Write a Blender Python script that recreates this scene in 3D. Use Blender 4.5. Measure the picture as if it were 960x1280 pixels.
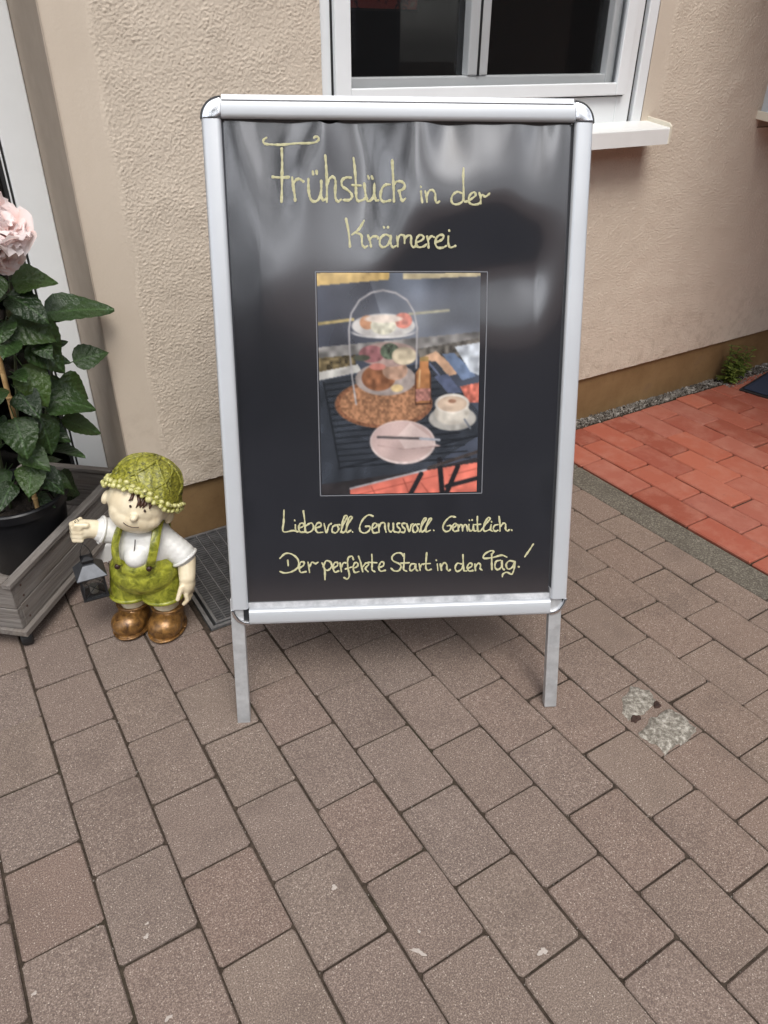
import bpy, bmesh, math, random
import numpy as np
from mathutils import Vector, Matrix, Euler

random.seed(7); rng = np.random.default_rng(11)
for o in list(bpy.data.objects): bpy.data.objects.remove(o)
scene = bpy.context.scene
C = scene.collection
R = math.radians
# World frame: x runs along the house wall to the right, y into the house (wall face at y = 0), z up. Metres.

# ------------------------------------------------------------------ camera
cam_d = bpy.data.cameras.new('camera'); cam = bpy.data.objects.new('camera', cam_d); C.objects.link(cam)
scene.camera = cam
cam_d.sensor_fit = 'VERTICAL'; cam_d.sensor_height = 24.0; cam_d.lens = 24.0*928.8/1280.0
cam_d.clip_start = 0.05; cam_d.clip_end = 500
cam.location = (-2.2773, -1.9851, 1.33)
cam.rotation_euler = (Matrix.Rotation(R(-32.0), 3, 'Z') @ Matrix.Rotation(R(90-32.27), 3, 'X') @ Matrix.Rotation(R(0.5), 3, 'Z')).to_euler()
scene.render.resolution_x = 768; scene.render.resolution_y = 1024

# ------------------------------------------------------------------ sky, sun, exposure
SUN_EL, SUN_AZ = 58.0, 196.0          # azimuth clockwise from +Y
wd = bpy.data.worlds.new('World'); scene.world = wd; wd.use_nodes = True
nt = wd.node_tree; nt.nodes.clear()
def wn(t, **k):
    n = nt.nodes.new(t)
    for a, b in k.items(): setattr(n, a, b)
    return n
sky = wn('ShaderNodeTexSky', sky_type='NISHITA', sun_disc=False, sun_elevation=R(SUN_EL), sun_rotation=R(SUN_AZ), air_density=1.0, dust_density=2.5, ozone_density=1.0)
hsv = wn('ShaderNodeHueSaturation'); hsv.inputs['Saturation'].default_value = 0.28
tc = wn('ShaderNodeTexCoord'); mp = wn('ShaderNodeMapping'); mp.inputs['Scale'].default_value = (1.0, 1.0, 2.2)
cl = wn('ShaderNodeTexNoise'); cl.inputs['Scale'].default_value = 2.4; cl.inputs['Detail'].default_value = 6.0; cl.inputs['Roughness'].default_value = 0.55
cr = wn('ShaderNodeMapRange'); cr.inputs['From Min'].default_value = 0.35; cr.inputs['From Max'].default_value = 0.68
cr.inputs['To Min'].default_value = 0.5; cr.inputs['To Max'].default_value = 2.8
mx = wn('ShaderNodeMix', data_type='RGBA', blend_type='MULTIPLY'); mx.inputs['Factor'].default_value = 1.0
bg = wn('ShaderNodeBackground'); bg.inputs['Strength'].default_value = 0.12
wo = wn('ShaderNodeOutputWorld')
lk = nt.links.new
lk(sky.outputs[0], hsv.inputs['Color']); lk(tc.outputs['Generated'], mp.inputs['Vector']); lk(mp.outputs[0], cl.inputs['Vector'])
lk(cl.outputs['Fac'], cr.inputs['Value']); lk(hsv.outputs[0], mx.inputs['A']); lk(cr.outputs[0], mx.inputs['B'])
lk(mx.outputs['Result'], bg.inputs['Color']); lk(bg.outputs[0], wo.inputs['Surface'])

sun_d = bpy.data.lights.new('sun', 'SUN'); sun_d.energy = 1.3; sun_d.angle = R(24); sun_d.color = (1.0, 0.95, 0.88)
sun = bpy.data.objects.new('sun', sun_d); C.objects.link(sun)
az, el = R(SUN_AZ), R(SUN_EL)
sv = Vector((math.sin(az)*math.cos(el), math.cos(az)*math.cos(el), math.sin(el)))
sun.rotation_euler = sv.to_track_quat('Z', 'Y').to_euler()
scene.view_settings.view_transform = 'Standard'; scene.view_settings.look = 'None'
scene.view_settings.exposure = 0.50; scene.view_settings.gamma = 1.0; scene.view_settings.use_curve_mapping = False

# ------------------------------------------------------------------ helpers
def tag(o, label=None, cat=None, group=None, kind=None):
    if label: o['label'] = label
    if cat: o['category'] = cat
    if group: o['group'] = group
    if kind: o['kind'] = kind
    return o
def empty(name, loc=(0, 0, 0), rz=0.0):
    o = bpy.data.objects.new(name, None); C.objects.link(o); o.empty_display_size = 0.05
    o.location = loc; o.rotation_euler = (0, 0, rz); return o
def link(name, me, mat=None, parent=None):
    if mat and not me.materials: me.materials.append(mat)
    o = bpy.data.objects.new(name, me); C.objects.link(o)
    if parent: o.parent = parent
    return o
class MB:
    def __init__(s): s.v = []; s.f = []
    def add(s, vs, fs):
        k = len(s.v); s.v += [tuple(map(float, p)) for p in vs]; s.f += [tuple(i+k for i in f) for f in fs]; return s
    def box(s, a, b, M=None):
        x0, y0, z0 = a; x1, y1, z1 = b
        vs = [(x0,y0,z0),(x1,y0,z0),(x1,y1,z0),(x0,y1,z0),(x0,y0,z1),(x1,y0,z1),(x1,y1,z1),(x0,y1,z1)]
        if M is not None: vs = [M @ Vector(p) for p in vs]
        return s.add(vs, [(0,3,2,1),(4,5,6,7),(0,1,5,4),(1,2,6,5),(2,3,7,6),(3,0,4,7)])
    def loft(s, rings, cap=True, close=True):
        n = len(rings[0]); vs = [p for r in rings for p in r]; fs = []
        m = n if close else n-1
        for i in range(len(rings)-1):
            for j in range(m):
                a = i*n+j; b = i*n+(j+1) % n; fs.append((a, b, b+n, a+n))
        if cap: fs += [tuple(reversed(range(n))), tuple(range((len(rings)-1)*n, len(rings)*n))]
        return s.add(vs, fs)
    def tube(s, pts, r, n=8, cap=True):
        pts = [Vector(p) for p in pts]; rs = r if isinstance(r, (list, tuple)) else [r]*len(pts)
        rings = []; ref = Vector((0.31, 0.2, 0.93)).normalized(); px = None
        for i, p in enumerate(pts):
            t = (pts[min(i+1, len(pts)-1)]-pts[max(i-1, 0)]).normalized()
            if px is None:
                if abs(t.dot(ref)) > 0.95: ref = Vector((1, 0, 0))
                px = (ref - t*ref.dot(t)).normalized()
            else: px = (px - t*px.dot(t)).normalized()
            py = t.cross(px)
            rings.append([p + (px*math.cos(2*math.pi*k/n)+py*math.sin(2*math.pi*k/n))*rs[i] for k in range(n)])
        return s.loft(rings, cap)
    def lathe(s, prof, n=32, M=None, cap=False):
        rings = []
        for r, z in prof:
            ring = [Vector((r*math.cos(2*math.pi*k/n), r*math.sin(2*math.pi*k/n), z)) for k in range(n)]
            rings.append([M @ p for p in ring] if M is not None else ring)
        return s.loft(rings, cap)
    def ball(s, c, r, nu=8, nv=6, M=None):
        rx, ry, rz = r if isinstance(r, (list, tuple)) else (r, r, r)
        rings = []
        for i in range(1, nv):
            t = math.pi*i/nv
            rings.append([Vector((rx*math.sin(t)*math.cos(2*math.pi*k/nu), ry*math.sin(t)*math.sin(2*math.pi*k/nu), -rz*math.cos(t))) for k in range(nu)])
        if M is not None: rings = [[M @ p for p in q] for q in rings]; top = M @ Vector((0,0,rz)); bot = M @ Vector((0,0,-rz))
        else: top = Vector((0,0,rz)); bot = Vector((0,0,-rz))
        c = Vector(c); vs = [p+c for q in rings for p in q]; k0 = len(vs); vs += [bot+c, top+c]; fs = []
        for i in range(nv-2):
            for j in range(nu): a=i*nu+j; b=i*nu+(j+1)%nu; fs.append((a,b,b+nu,a+nu))
        for j in range(nu): fs.append((k0,(j+1)%nu,j)); fs.append((k0+1,(nv-2)*nu+j,(nv-2)*nu+(j+1)%nu))
        return s.add(vs, fs)
    def mesh(s, name, smooth=False):
        me = bpy.data.meshes.new(name); me.from_pydata(s.v, [], s.f); me.validate()
        bm = bmesh.new(); bm.from_mesh(me); bmesh.ops.recalc_face_normals(bm, faces=bm.faces); bm.to_mesh(me); bm.free()
        if smooth: me.polygons.foreach_set('use_smooth', [True]*len(me.polygons))
        return me
    def build(s, name, mat, parent=None, smooth=False, bevel=0, seg=2):
        me = s.mesh(name, smooth)
        if bevel:
            bm = bmesh.new(); bm.from_mesh(me)
            bmesh.ops.bevel(bm, geom=list(bm.edges), offset=bevel, segments=seg, affect='EDGES', profile=0.5, clamp_overlap=True)
            bm.to_mesh(me); bm.free()
        return link(name, me, mat, parent)
def autosmooth(o, ang=35):
    me = o.data; me.polygons.foreach_set('use_smooth', [True]*len(me.polygons))
    me.set_sharp_from_angle(angle=R(ang)); return o
def blob(name, mb, mat, parent, voxel=0.004, it=6, warp=None, dec=None):
    """union of overlapping closed shapes as one continuous skin"""
    me = mb.mesh(name+'_src'); t = bpy.data.objects.new('tmp', me); C.objects.link(t)
    m = t.modifiers.new('r', 'REMESH'); m.mode = 'VOXEL'; m.voxel_size = voxel
    if it: m = t.modifiers.new('s', 'SMOOTH'); m.iterations = it; m.factor = 0.5
    dg = bpy.context.evaluated_depsgraph_get(); dg.update()
    nm = bpy.data.meshes.new_from_object(t.evaluated_get(dg)); bpy.data.objects.remove(t); bpy.data.meshes.remove(me)
    nm.name = name
    if warp:
        for v in nm.vertices: v.co = warp(v.co)
    nm.polygons.foreach_set('use_smooth', [True]*len(nm.polygons)); nm.materials.clear()
    return link(name, nm, mat, parent)
def capsule(mb, p, q, r0, r1, n=12, steps=5):
    p, q = Vector(p), Vector(q)
    for i in range(steps+1):
        t = i/steps; mb.ball(p.lerp(q, t), r0+(r1-r0)*t, n, 8)

# ------------------------------------------------------------------ materials
class Mat:
    def __init__(s, name):
        s.m = bpy.data.materials.new(name); s.m.use_nodes = True; s.t = s.m.node_tree; s.t.nodes.clear()
        s.out = s.n('ShaderNodeOutputMaterial'); s.p = s.n('ShaderNodeBsdfPrincipled'); s.l(s.p.outputs[0], s.out.inputs[0])
        s._tc = None
    def n(s, t, **k):
        x = s.t.nodes.new(t)
        for a, b in k.items():
            if a in x.inputs.keys() if hasattr(x.inputs, 'keys') else False: x.inputs[a].default_value = b
            else: setattr(x, a, b)
        return x
    def l(s, a, b): s.t.links.new(a, b)
    def co(s, kind='Object'):
        if s._tc is None: s._tc = s.n('ShaderNodeTexCoord')
        return s._tc.outputs[kind]
    def rand(s):
        return s.n('ShaderNodeObjectInfo').outputs['Random']
    def shifted(s, scale=(1,1,1), amt=37.0):
        mp = s.n('ShaderNodeMapping'); mp.inputs['Scale'].default_value = scale
        mul = s.n('ShaderNodeMath', operation='MULTIPLY'); s.l(s.rand(), mul.inputs[0]); mul.inputs[1].default_value = amt
        s.l(s.co(), mp.inputs['Vector']); s.l(mul.outputs[0], mp.inputs['Location']); return mp.outputs[0]
    def noise(s, scale, detail=4, rough=0.55, vec=None, dist=0.0):
        x = s.n('ShaderNodeTexNoise'); x.inputs['Scale'].default_value = scale; x.inputs['Detail'].default_value = detail
        x.inputs['Roughness'].default_value = rough; x.inputs['Distortion'].default_value = dist
        s.l(vec if vec is not None else s.co(), x.inputs['Vector']); return x.outputs['Fac']
    def voro(s, scale, vec=None, feature='F1', out='Distance', rnd=1.0):
        x = s.n('ShaderNodeTexVoronoi', feature=feature); x.inputs['Scale'].default_value = scale; x.inputs['Randomness'].default_value = rnd
        s.l(vec if vec is not None else s.co(), x.inputs['Vector']); return x.outputs[out]
    def ramp(s, fac, stops, interp='LINEAR'):
        x = s.n('ShaderNodeValToRGB'); x.color_ramp.interpolation = interp; e = x.color_ramp.elements
        while len(e) < len(stops): e.new(0.5)
        for q, (p, c) in zip(e, stops):
            q.position = p; q.color = (c, c, c, 1) if isinstance(c, (int, float)) else (*c, 1)
        s.l(fac, x.inputs[0]); return x.outputs[0]
    def mix(s, fac, a, b, mode='MIX'):
        x = s.n('ShaderNodeMix', data_type='RGBA', blend_type=mode)
        for k, v in ((0, fac), ('A', a), ('B', b)):
            inp = x.inputs['Factor'] if k == 0 else x.inputs[6 if k == 'A' else 7]
            if isinstance(v, (int, float)): inp.default_value = v if k == 0 else (v, v, v, 1)
            elif isinstance(v, tuple): inp.default_value = (*v, 1)
            else: s.l(v, inp)
        return x.outputs[2]
    def math(s, op, a, b=None):
        x = s.n('ShaderNodeMath', operation=op)
        for i, v in enumerate((a, b)):
            if v is None: continue
            if isinstance(v, (int, float)): x.inputs[i].default_value = v
            else: s.l(v, x.inputs[i])
        return x.outputs[0]
    def set(s, **k):
        names = dict(color='Base Color', rough='Roughness', metal='Metallic', ior='IOR', spec='Specular IOR Level', coat='Coat Weight', coatr='Coat Roughness', trans='Transmission Weight', sss='Subsurface Weight', alpha='Alpha', sheen='Sheen Weight')
        for a, v in k.items():
            i = s.p.inputs[names[a]]
            if isinstance(v, (int, float)): i.default_value = v
            elif isinstance(v, tuple): i.default_value = (*v, 1)
            else: s.l(v, i)
        return s
    def bump(s, h, strength=0.5, dist=0.002):
        x = s.n('ShaderNodeBump'); x.inputs['Strength'].default_value = strength; x.inputs['Distance'].default_value = dist
        s.l(h, x.inputs['Height']); s.l(x.outputs[0], s.p.inputs['Normal']); return s

def mat_plain(name, col, rough=0.5, metal=0.0, var=0.08, nscale=30, bump=0.0, **k):
    m = Mat(name); n = m.noise(nscale, 5, 0.6)
    dark = tuple(c*(1-var) for c in col); lite = tuple(min(1, c*(1+var)) for c in col)
    m.set(color=m.ramp(n, [(0.3, dark), (0.7, lite)]), rough=rough, metal=metal, **k)
    if bump: m.bump(m.noise(nscale*6, 4), 0.5, bump)
    return m.m
MATS = {}
# rough trowelled render
m = Mat('stucco'); big = m.noise(2.2, 4); fine = m.noise(420, 3)
base = m.mix(m.ramp(big, [(0.35, 0.0), (0.7, 1.0)]), (0.580, 0.502, 0.412), (0.625, 0.545, 0.452))
sep = m.n('ShaderNodeSeparateXYZ'); m.l(m.co(), sep.inputs[0])
drip = m.ramp(m.noise(1.0, 5, 0.6, vec=(lambda mp: (mp.inputs['Scale'].__setattr__('default_value', (9, 9, 1.2)), m.l(m.co(), mp.inputs['Vector']), mp.outputs[0])[2])(m.n('ShaderNodeMapping'))), [(0.5, 0.0), (0.75, 0.35)])
base = m.mix(drip, base, (0.525, 0.45, 0.365))
zr = m.n('ShaderNodeMapRange'); zr.inputs['From Min'].default_value = 0.55; zr.inputs['From Max'].default_value = 0.19; m.l(sep.outputs[2], zr.inputs['Value'])
spl = m.math('MULTIPLY', zr.outputs[0], m.ramp(m.noise(26, 6, 0.7), [(0.48, 0.0), (0.66, 0.55)])); base = m.mix(spl, base, (0.36, 0.29, 0.22))
m.set(color=m.mix(m.ramp(fine, [(0.3, 0.0), (0.7, 0.25)]), base, (0.52, 0.445, 0.36)), rough=0.92, spec=0.2)
msk = m.n('ShaderNodeMapRange'); msk.inputs['From Min'].default_value = -1.816; msk.inputs['From Max'].default_value = -1.800; msk.inputs['To Min'].default_value = 0.22; m.l(sep.outputs[0], msk.inputs['Value'])
gr_ = m.mix(0.45, m.noise(150, 8, 0.72), m.noise(330, 6, 0.7)); m.bump(m.math('MULTIPLY', gr_, msk.outputs[0]), 0.6, 0.0032); MATS['stucco'] = m.m
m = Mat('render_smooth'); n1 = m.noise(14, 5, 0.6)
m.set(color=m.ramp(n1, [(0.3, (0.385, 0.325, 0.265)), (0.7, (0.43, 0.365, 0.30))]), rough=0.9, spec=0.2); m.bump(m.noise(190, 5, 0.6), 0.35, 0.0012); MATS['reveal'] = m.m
m = Mat('plinth_paint'); n1 = m.noise(5, 6, 0.65); n2 = m.noise(60, 4)
c = m.ramp(n1, [(0.3, (0.17, 0.098, 0.042)), (0.62, (0.235, 0.148, 0.068)), (0.8, (0.20, 0.125, 0.07))])
m.set(color=m.mix(m.ramp(n2, [(0.55, 0.0), (0.8, 0.35)]), c, (0.10, 0.06, 0.035)), rough=0.75, spec=0.3); m.bump(m.noise(140, 5, 0.6), 0.4, 0.0015); MATS['plinth'] = m.m
# pavers
def paver_mat(name, cols, speck, specw, rough=0.9, fine=520):
    m = Mat(name); v = m.shifted(); r = m.rand()
    c = m.ramp(r, [(i/(len(cols)-1), q) for i, q in enumerate(cols)])
    big = m.noise(9, 5, 0.6, vec=v); c = m.mix(m.ramp(big, [(0.35, 0.0), (0.75, 0.4)]), c, tuple(x*0.72 for x in cols[0]))
    geo = m.n('ShaderNodeNewGeometry')
    stain = m.ramp(m.noise(1.7, 5, 0.6, vec=geo.outputs['Position']), [(0.42, 0.0), (0.7, 1.0)])
    c = m.mix(m.math('MULTIPLY', stain, 0.35), c, tuple(x*1.12 for x in cols[-1]))
    if name == 'paver_concrete':
        gx = m.n('ShaderNodeSeparateXYZ'); m.l(geo.outputs['Position'], gx.inputs[0]); mr = m.n('ShaderNodeMapRange', interpolation_type='SMOOTHSTEP'); mr.inputs['From Min'].default_value = -1.75; mr.inputs['From Max'].default_value = -0.75; mr.inputs['To Max'].default_value = 0.6; m.l(gx.outputs[0], mr.inputs['Value']); c = m.mix(mr.outputs[0], c, (0.205, 0.143, 0.108))   # warmer batch laid towards the terrace
    g = m.noise(fine, 3, 0.7, vec=v)
    c = m.mix(m.ramp(g, [(0.32, 0.75), (0.50, 0.0)]), c, tuple(x*0.40 for x in cols[0]))
    c = m.mix(m.ramp(g, [(0.53, 0.0), (0.68, 0.85)]), c, speck)
    g2 = m.voro(230, vec=v); sz = m.voro(230, vec=v, out='Color')
    ss = m.n('ShaderNodeSeparateColor'); m.l(sz, ss.inputs[0])
    sp = m.math('MULTIPLY', m.ramp(g2, [(0.18, 1.0), (0.30, 0.0)]), m.ramp(ss.outputs[0], [(0.70, 0.0), (0.95, 1.0)]))
    c = m.mix(m.math('MULTIPLY', sp, 0.75), c, specw)
    dirt = m.ramp(m.noise(6.5, 6, 0.68, vec=geo.outputs['Position']), [(0.50, 0.0), (0.68, 1.0)]); c = m.mix(m.math('MULTIPLY', dirt, 0.30), c, tuple(x*0.55 for x in cols[0]))
    m.set(color=c, rough=rough, spec=0.25)
    h = m.mix(0.5, g, m.noise(120, 4, 0.6, vec=v)); m.bump(h, 0.7, 0.0022); return m.m
MATS['paver'] = paver_mat('paver_concrete', [(0.166, 0.126, 0.107), (0.188, 0.145, 0.124), (0.186, 0.132, 0.110), (0.174, 0.137, 0.119), (0.194, 0.152, 0.126), (0.170, 0.128, 0.108)], (0.40, 0.33, 0.28), (0.58, 0.51, 0.44), fine=400)
def brick_mat():
    m = Mat('red_clinker'); v = m.shifted(); r = m.rand()
    c = m.ramp(r, [(0.0, (0.215, 0.052, 0.031)), (0.2, (0.335, 0.092, 0.055)), (0.4, (0.265, 0.070, 0.045)), (0.6, (0.385, 0.115, 0.068)), (0.8, (0.290, 0.095, 0.067)), (1.0, (0.350, 0.096, 0.055))])
    pale = m.ramp(m.noise(13, 5, 0.65, vec=v), [(0.45, 0.0), (0.75, 0.6)])
    c = m.mix(pale, c, (0.40, 0.18, 0.13)); dk = m.ramp(m.noise(38, 5, 0.7, vec=v), [(0.58, 0.0), (0.75, 0.5)]); c = m.mix(dk, c, (0.17, 0.06, 0.045))
    m.set(color=c, rough=0.8, spec=0.35); m.bump(m.noise(200, 5, 0.6, vec=v), 0.4, 0.0015); return m.m
MATS['brick'] = brick_mat()
def joint_mat(name, a, b, moss):
    m = Mat(name); n = m.noise(90, 5, 0.7); c = m.ramp(n, [(0.3, a), (0.7, b)])
    c = m.mix(m.ramp(m.noise(3.2, 5, 0.6), [(0.55, 0.0), (0.72, 0.8)]), c, moss)
    m.set(color=c, rough=1.0, spec=0.1); m.bump(m.noise(400, 4), 0.8, 0.003); return m.m
MATS['joint'] = joint_mat('joint_sand', (0.028, 0.021, 0.016), (0.085, 0.066, 0.052), (0.032, 0.034, 0.018))
MATS['joint_red'] = joint_mat('brick_joint_sand', (0.038, 0.022, 0.016), (0.10, 0.058, 0.043), (0.05, 0.045, 0.025))
MATS['kerb'] = paver_mat('kerb_concrete', [(0.110, 0.097, 0.078), (0.125, 0.110, 0.088)], (0.27, 0.245, 0.20), (0.36, 0.33, 0.28), fine=190)
m = Mat('gravel_stone'); vv = m.voro(70, out='Color'); ss = m.n('ShaderNodeSeparateColor'); m.l(vv, ss.inputs[0])
m.set(color=m.ramp(ss.outputs[0], [(0.0, (0.075, 0.062, 0.05)), (0.4, (0.15, 0.132, 0.112)), (0.8, (0.25, 0.228, 0.20)), (1.0, (0.42, 0.39, 0.35))]), rough=0.8); MATS['gravel'] = m.m
MATS['white_pvc'] = mat_plain('white_pvc', (0.76, 0.785, 0.80), 0.32, var=0.03, nscale=6)
MATS['white_sill'] = mat_plain('white_sill_metal', (0.73, 0.735, 0.72), 0.38, var=0.05, nscale=8)
MATS['cream_cap'] = mat_plain('cream_plastic', (0.66, 0.61, 0.50), 0.45, var=0.04)
MATS['black_rubber'] = mat_plain('black_rubber', (0.014, 0.014, 0.015), 0.55)
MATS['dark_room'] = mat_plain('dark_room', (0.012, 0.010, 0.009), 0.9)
m = Mat('window_glass'); tr = m.n('ShaderNodeBsdfTransparent'); tr.inputs[0].default_value = (0.82, 0.84, 0.85, 1); gl = m.n('ShaderNodeBsdfGlossy'); gl.inputs['Roughness'].default_value = 0.02
lw = m.n('ShaderNodeFresnel'); lw.inputs['IOR'].default_value = 1.45; ms = m.n('ShaderNodeMixShader')
m.l(lw.outputs[0], ms.inputs[0]); m.l(tr.outputs[0], ms.inputs[1]); m.l(gl.outputs[0], ms.inputs[2]); m.l(ms.outputs[0], m.out.inputs[0]); MATS['glass'] = m.m
m = Mat('fly_mesh'); tr = m.n('ShaderNodeBsdfTransparent'); df = m.n('ShaderNodeBsdfDiffuse'); df.inputs[0].default_value = (0.02, 0.02, 0.021, 1); ms = m.n('ShaderNodeMixShader')
ms.inputs[0].default_value = 0.17; m.l(tr.outputs[0], ms.inputs[1]); m.l(df.outputs[0], ms.inputs[2]); m.l(ms.outputs[0], m.out.inputs[0]); MATS['fly_mesh'] = m.m
# aluminium
m = Mat('anodised_aluminium'); mp = m.n('ShaderNodeMapping'); mp.inputs['Scale'].default_value = (1, 1, 1); n1 = m.noise(3, 4); n2 = m.noise(700, 2)
m.set(color=m.ramp(n1, [(0.3, (0.50, 0.525, 0.555)), (0.7, (0.56, 0.585, 0.615))]), metal=0.35, rough=m.ramp(n2, [(0.3, 0.36), (0.7, 0.46)])); MATS['alu'] = m.m
m = Mat('raw_aluminium'); n1 = m.noise(22, 6, 0.7); n2 = m.noise(90, 4)
m.set(color=m.ramp(n1, [(0.3, (0.42, 0.43, 0.44)), (0.55, (0.55, 0.56, 0.57)), (0.8, (0.64, 0.65, 0.66))]), metal=0.7, rough=m.ramp(n2, [(0.3, 0.42), (0.7, 0.62)])); m.bump(n2, 0.2, 0.0008); MATS['alu_raw'] = m.m
MATS['chrome'] = mat_plain('polished_chrome', (0.75, 0.76, 0.78), 0.14, 1.0, 0.04)
MATS['black_plastic'] = mat_plain('black_plastic', (0.016, 0.017, 0.019), 0.35)
m = Mat('black_poster_film'); n1 = m.noise(5, 4)
m.set(color=m.ramp(n1, [(0.3, (0.013, 0.0135, 0.018)), (0.7, (0.017, 0.0175, 0.022))]), rough=0.15, ior=2.2, coat=1.0, coatr=0.08); MATS['poster'] = m.m
m = Mat('chalk_marker'); n1 = m.noise(160, 4, 0.6)
m.set(color=m.ramp(n1, [(0.3, (0.34, 0.325, 0.175)), (0.7, (0.53, 0.51, 0.32))]), rough=0.75); MATS['chalk'] = m.m
m = Mat('photo_paper'); at = m.n('ShaderNodeVertexColor'); at.layer_name = 'print'; m.set(color=at.outputs[0], rough=0.16, ior=1.85, coat=1.0, coatr=0.08); MATS['print'] = m.m
# weathered grey wood: grain along local X
m = Mat('weathered_wood'); v = m.shifted((1.6, 38, 38)); v2 = m.shifted((1.2, 6, 6))
g = m.noise(3.0, 7, 0.7, vec=v, dist=0.6); b = m.noise(3.0, 5, 0.6, vec=v2)
c = m.ramp(g, [(0.25, (0.075, 0.066, 0.060)), (0.5, (0.185, 0.170, 0.158)), (0.75, (0.265, 0.248, 0.232))]); c = m.mix(m.ramp(b, [(0.4, 0.0), (0.75, 0.6)]), c, (0.15, 0.118, 0.092))
m.set(color=c, rough=0.85, spec=0.25); m.bump(g, 0.9, 0.004); MATS['wood'] = m.m
MATS['pot'] = mat_plain('black_pot', (0.012, 0.012, 0.014), 0.35)
m = Mat('soil'); m.set(color=m.ramp(m.noise(80, 6, 0.7), [(0.3, (0.012, 0.009, 0.007)), (0.7, (0.05, 0.036, 0.026))]), rough=1.0); m.bump(m.noise(90, 6), 0.9, 0.01); MATS['soil'] = m.m
def leaf_mat(name, cols, rough=0.30):
    m = Mat(name); r = m.rand(); c = m.ramp(r, [(i/(len(cols)-1), q) for i, q in enumerate(cols)])
    sp = m.n('ShaderNodeSeparateXYZ'); m.l(m.co(), sp.inputs[0])
    vein = m.ramp(m.math('ABSOLUTE', sp.outputs[0]), [(0.0, 1.0), (0.035, 0.0)])
    w = m.n('ShaderNodeTexWave', wave_type='BANDS', bands_direction='DIAGONAL'); w.inputs['Scale'].default_value = 3.2; w.inputs['Distortion'].default_value = 1.5
    ab = m.n('ShaderNodeCombineXYZ'); m.l(m.math('MULTIPLY', m.math('ABSOLUTE', sp.outputs[0]), -1.0), ab.inputs[0]); m.l(sp.outputs[1], ab.inputs[1]); m.l(ab.outputs[0], w.inputs['Vector'])
    c = m.mix(m.math('MULTIPLY', m.ramp(w.outputs['Fac'], [(0.85, 0.0), (1.0, 1.0)]), 0.025), c, tuple(min(1, x*1.7) for x in cols[-1]))
    c = m.mix(m.math('MULTIPLY', vein, 0.55), c, tuple(min(1, x*2.2) for x in cols[-1]))
    m.set(color=c, rough=rough, spec=0.42); m.bump(m.mix(0.88, w.outputs['Fac'], m.noise(7, 4, 0.6)), 0.35, 0.03)
    tl = m.n('ShaderNodeBsdfTranslucent'); m.l(c, tl.inputs[0]); ms = m.n('ShaderNodeMixShader'); ms.inputs[0].default_value = 0.12
    m.l(m.p.outputs[0], ms.inputs[1]); m.l(tl.outputs[0], ms.inputs[2]); m.l(ms.outputs[0], m.out.inputs[0]); return m.m
MATS['leaf'] = leaf_mat('rose_leaf', [(0.011, 0.027, 0.008), (0.027, 0.056, 0.013), (0.016, 0.034, 0.010), (0.052, 0.095, 0.020), (0.020, 0.042, 0.011), (0.034, 0.066, 0.022)])
MATS['weed'] = leaf_mat('weed_leaf', [(0.06, 0.10, 0.014), (0.11, 0.15, 0.022), (0.17, 0.19, 0.04)], 0.5)
MATS['stem'] = mat_plain('green_stem', (0.045, 0.06, 0.022), 0.6, var=0.3)
m = Mat('rose_petal'); sp = m.n('ShaderNodeSeparateXYZ'); m.l(m.co(), sp.inputs[0])
c = m.mix(m.ramp(sp.outputs[1], [(0.0, 1.0), (0.8, 0.0)]), (0.95, 0.86, 0.85), (0.93, 0.60, 0.52)); m.set(color=c, rough=0.7, spec=0.2)
tl = m.n('ShaderNodeBsdfTranslucent'); m.l(c, tl.inputs[0]); ms = m.n('ShaderNodeMixShader'); ms.inputs[0].default_value = 0.38; m.l(m.p.outputs[0], ms.inputs[1]); m.l(tl.outputs[0], ms.inputs[2]); m.l(ms.outputs[0], m.out.inputs[0]); MATS['petal'] = m.m
m = Mat('bamboo'); v = m.noise(60, 4); m.set(color=m.ramp(v, [(0.3, (0.36, 0.22, 0.09)), (0.7, (0.52, 0.36, 0.17))]), rough=0.5); MATS['bamboo'] = m.m
# glazed figurine
def glaze(name, lo, hi, rough=0.32, scale=55, bump=0.002, metal=0.0, aniso=(1, 1, 1), coat=0.25):
    m = Mat(name); mp = m.n('ShaderNodeMapping'); mp.inputs['Scale'].default_value = aniso; m.l(m.co(), mp.inputs['Vector'])
    n1 = m.noise(scale, 5, 0.65, vec=mp.outputs[0], dist=0.5); m.set(color=m.ramp(n1, [(0.32, lo), (0.5, tuple((a+b)/2 for a, b in zip(lo, hi))), (0.68, hi)]), rough=rough, metal=metal, coat=coat, coatr=0.25)
    if bump: m.bump(n1, 0.6, bump)
    return m.m
MATS['fig_skin'] = glaze('figurine_skin', (0.68, 0.575, 0.385), (0.79, 0.71, 0.53), 0.36, 18, 0.0004)
MATS['fig_white'] = glaze('figurine_white', (0.62, 0.62, 0.60), (0.74, 0.74, 0.72), 0.4, 26, 0.0008)
MATS['fig_green'] = glaze('figurine_green', (0.085, 0.10, 0.005), (0.40, 0.41, 0.045), 0.33, 46, 0.005)
MATS['fig_hat'] = glaze('figurine_hat', (0.030, 0.034, 0.003), (0.44, 0.43, 0.055), 0.34, 105, 0.008, aniso=(1.0, 1.0, 1.8))
MATS['fig_brown'] = glaze('figurine_bronze_boot', (0.048, 0.020, 0.008), (0.35, 0.18, 0.050), 0.32, 48, 0.003, metal=0.35)
MATS['fig_cream'] = glaze('figurine_cream', (0.30, 0.30, 0.05), (0.68, 0.65, 0.33), 0.45, 150, 0.001)
MATS['fig_hair'] = mat_plain('figurine_hair', (0.055, 0.022, 0.012), 0.45)
MATS['fig_ink'] = mat_plain('figurine_ink', (0.03, 0.012, 0.008), 0.4)
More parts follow.
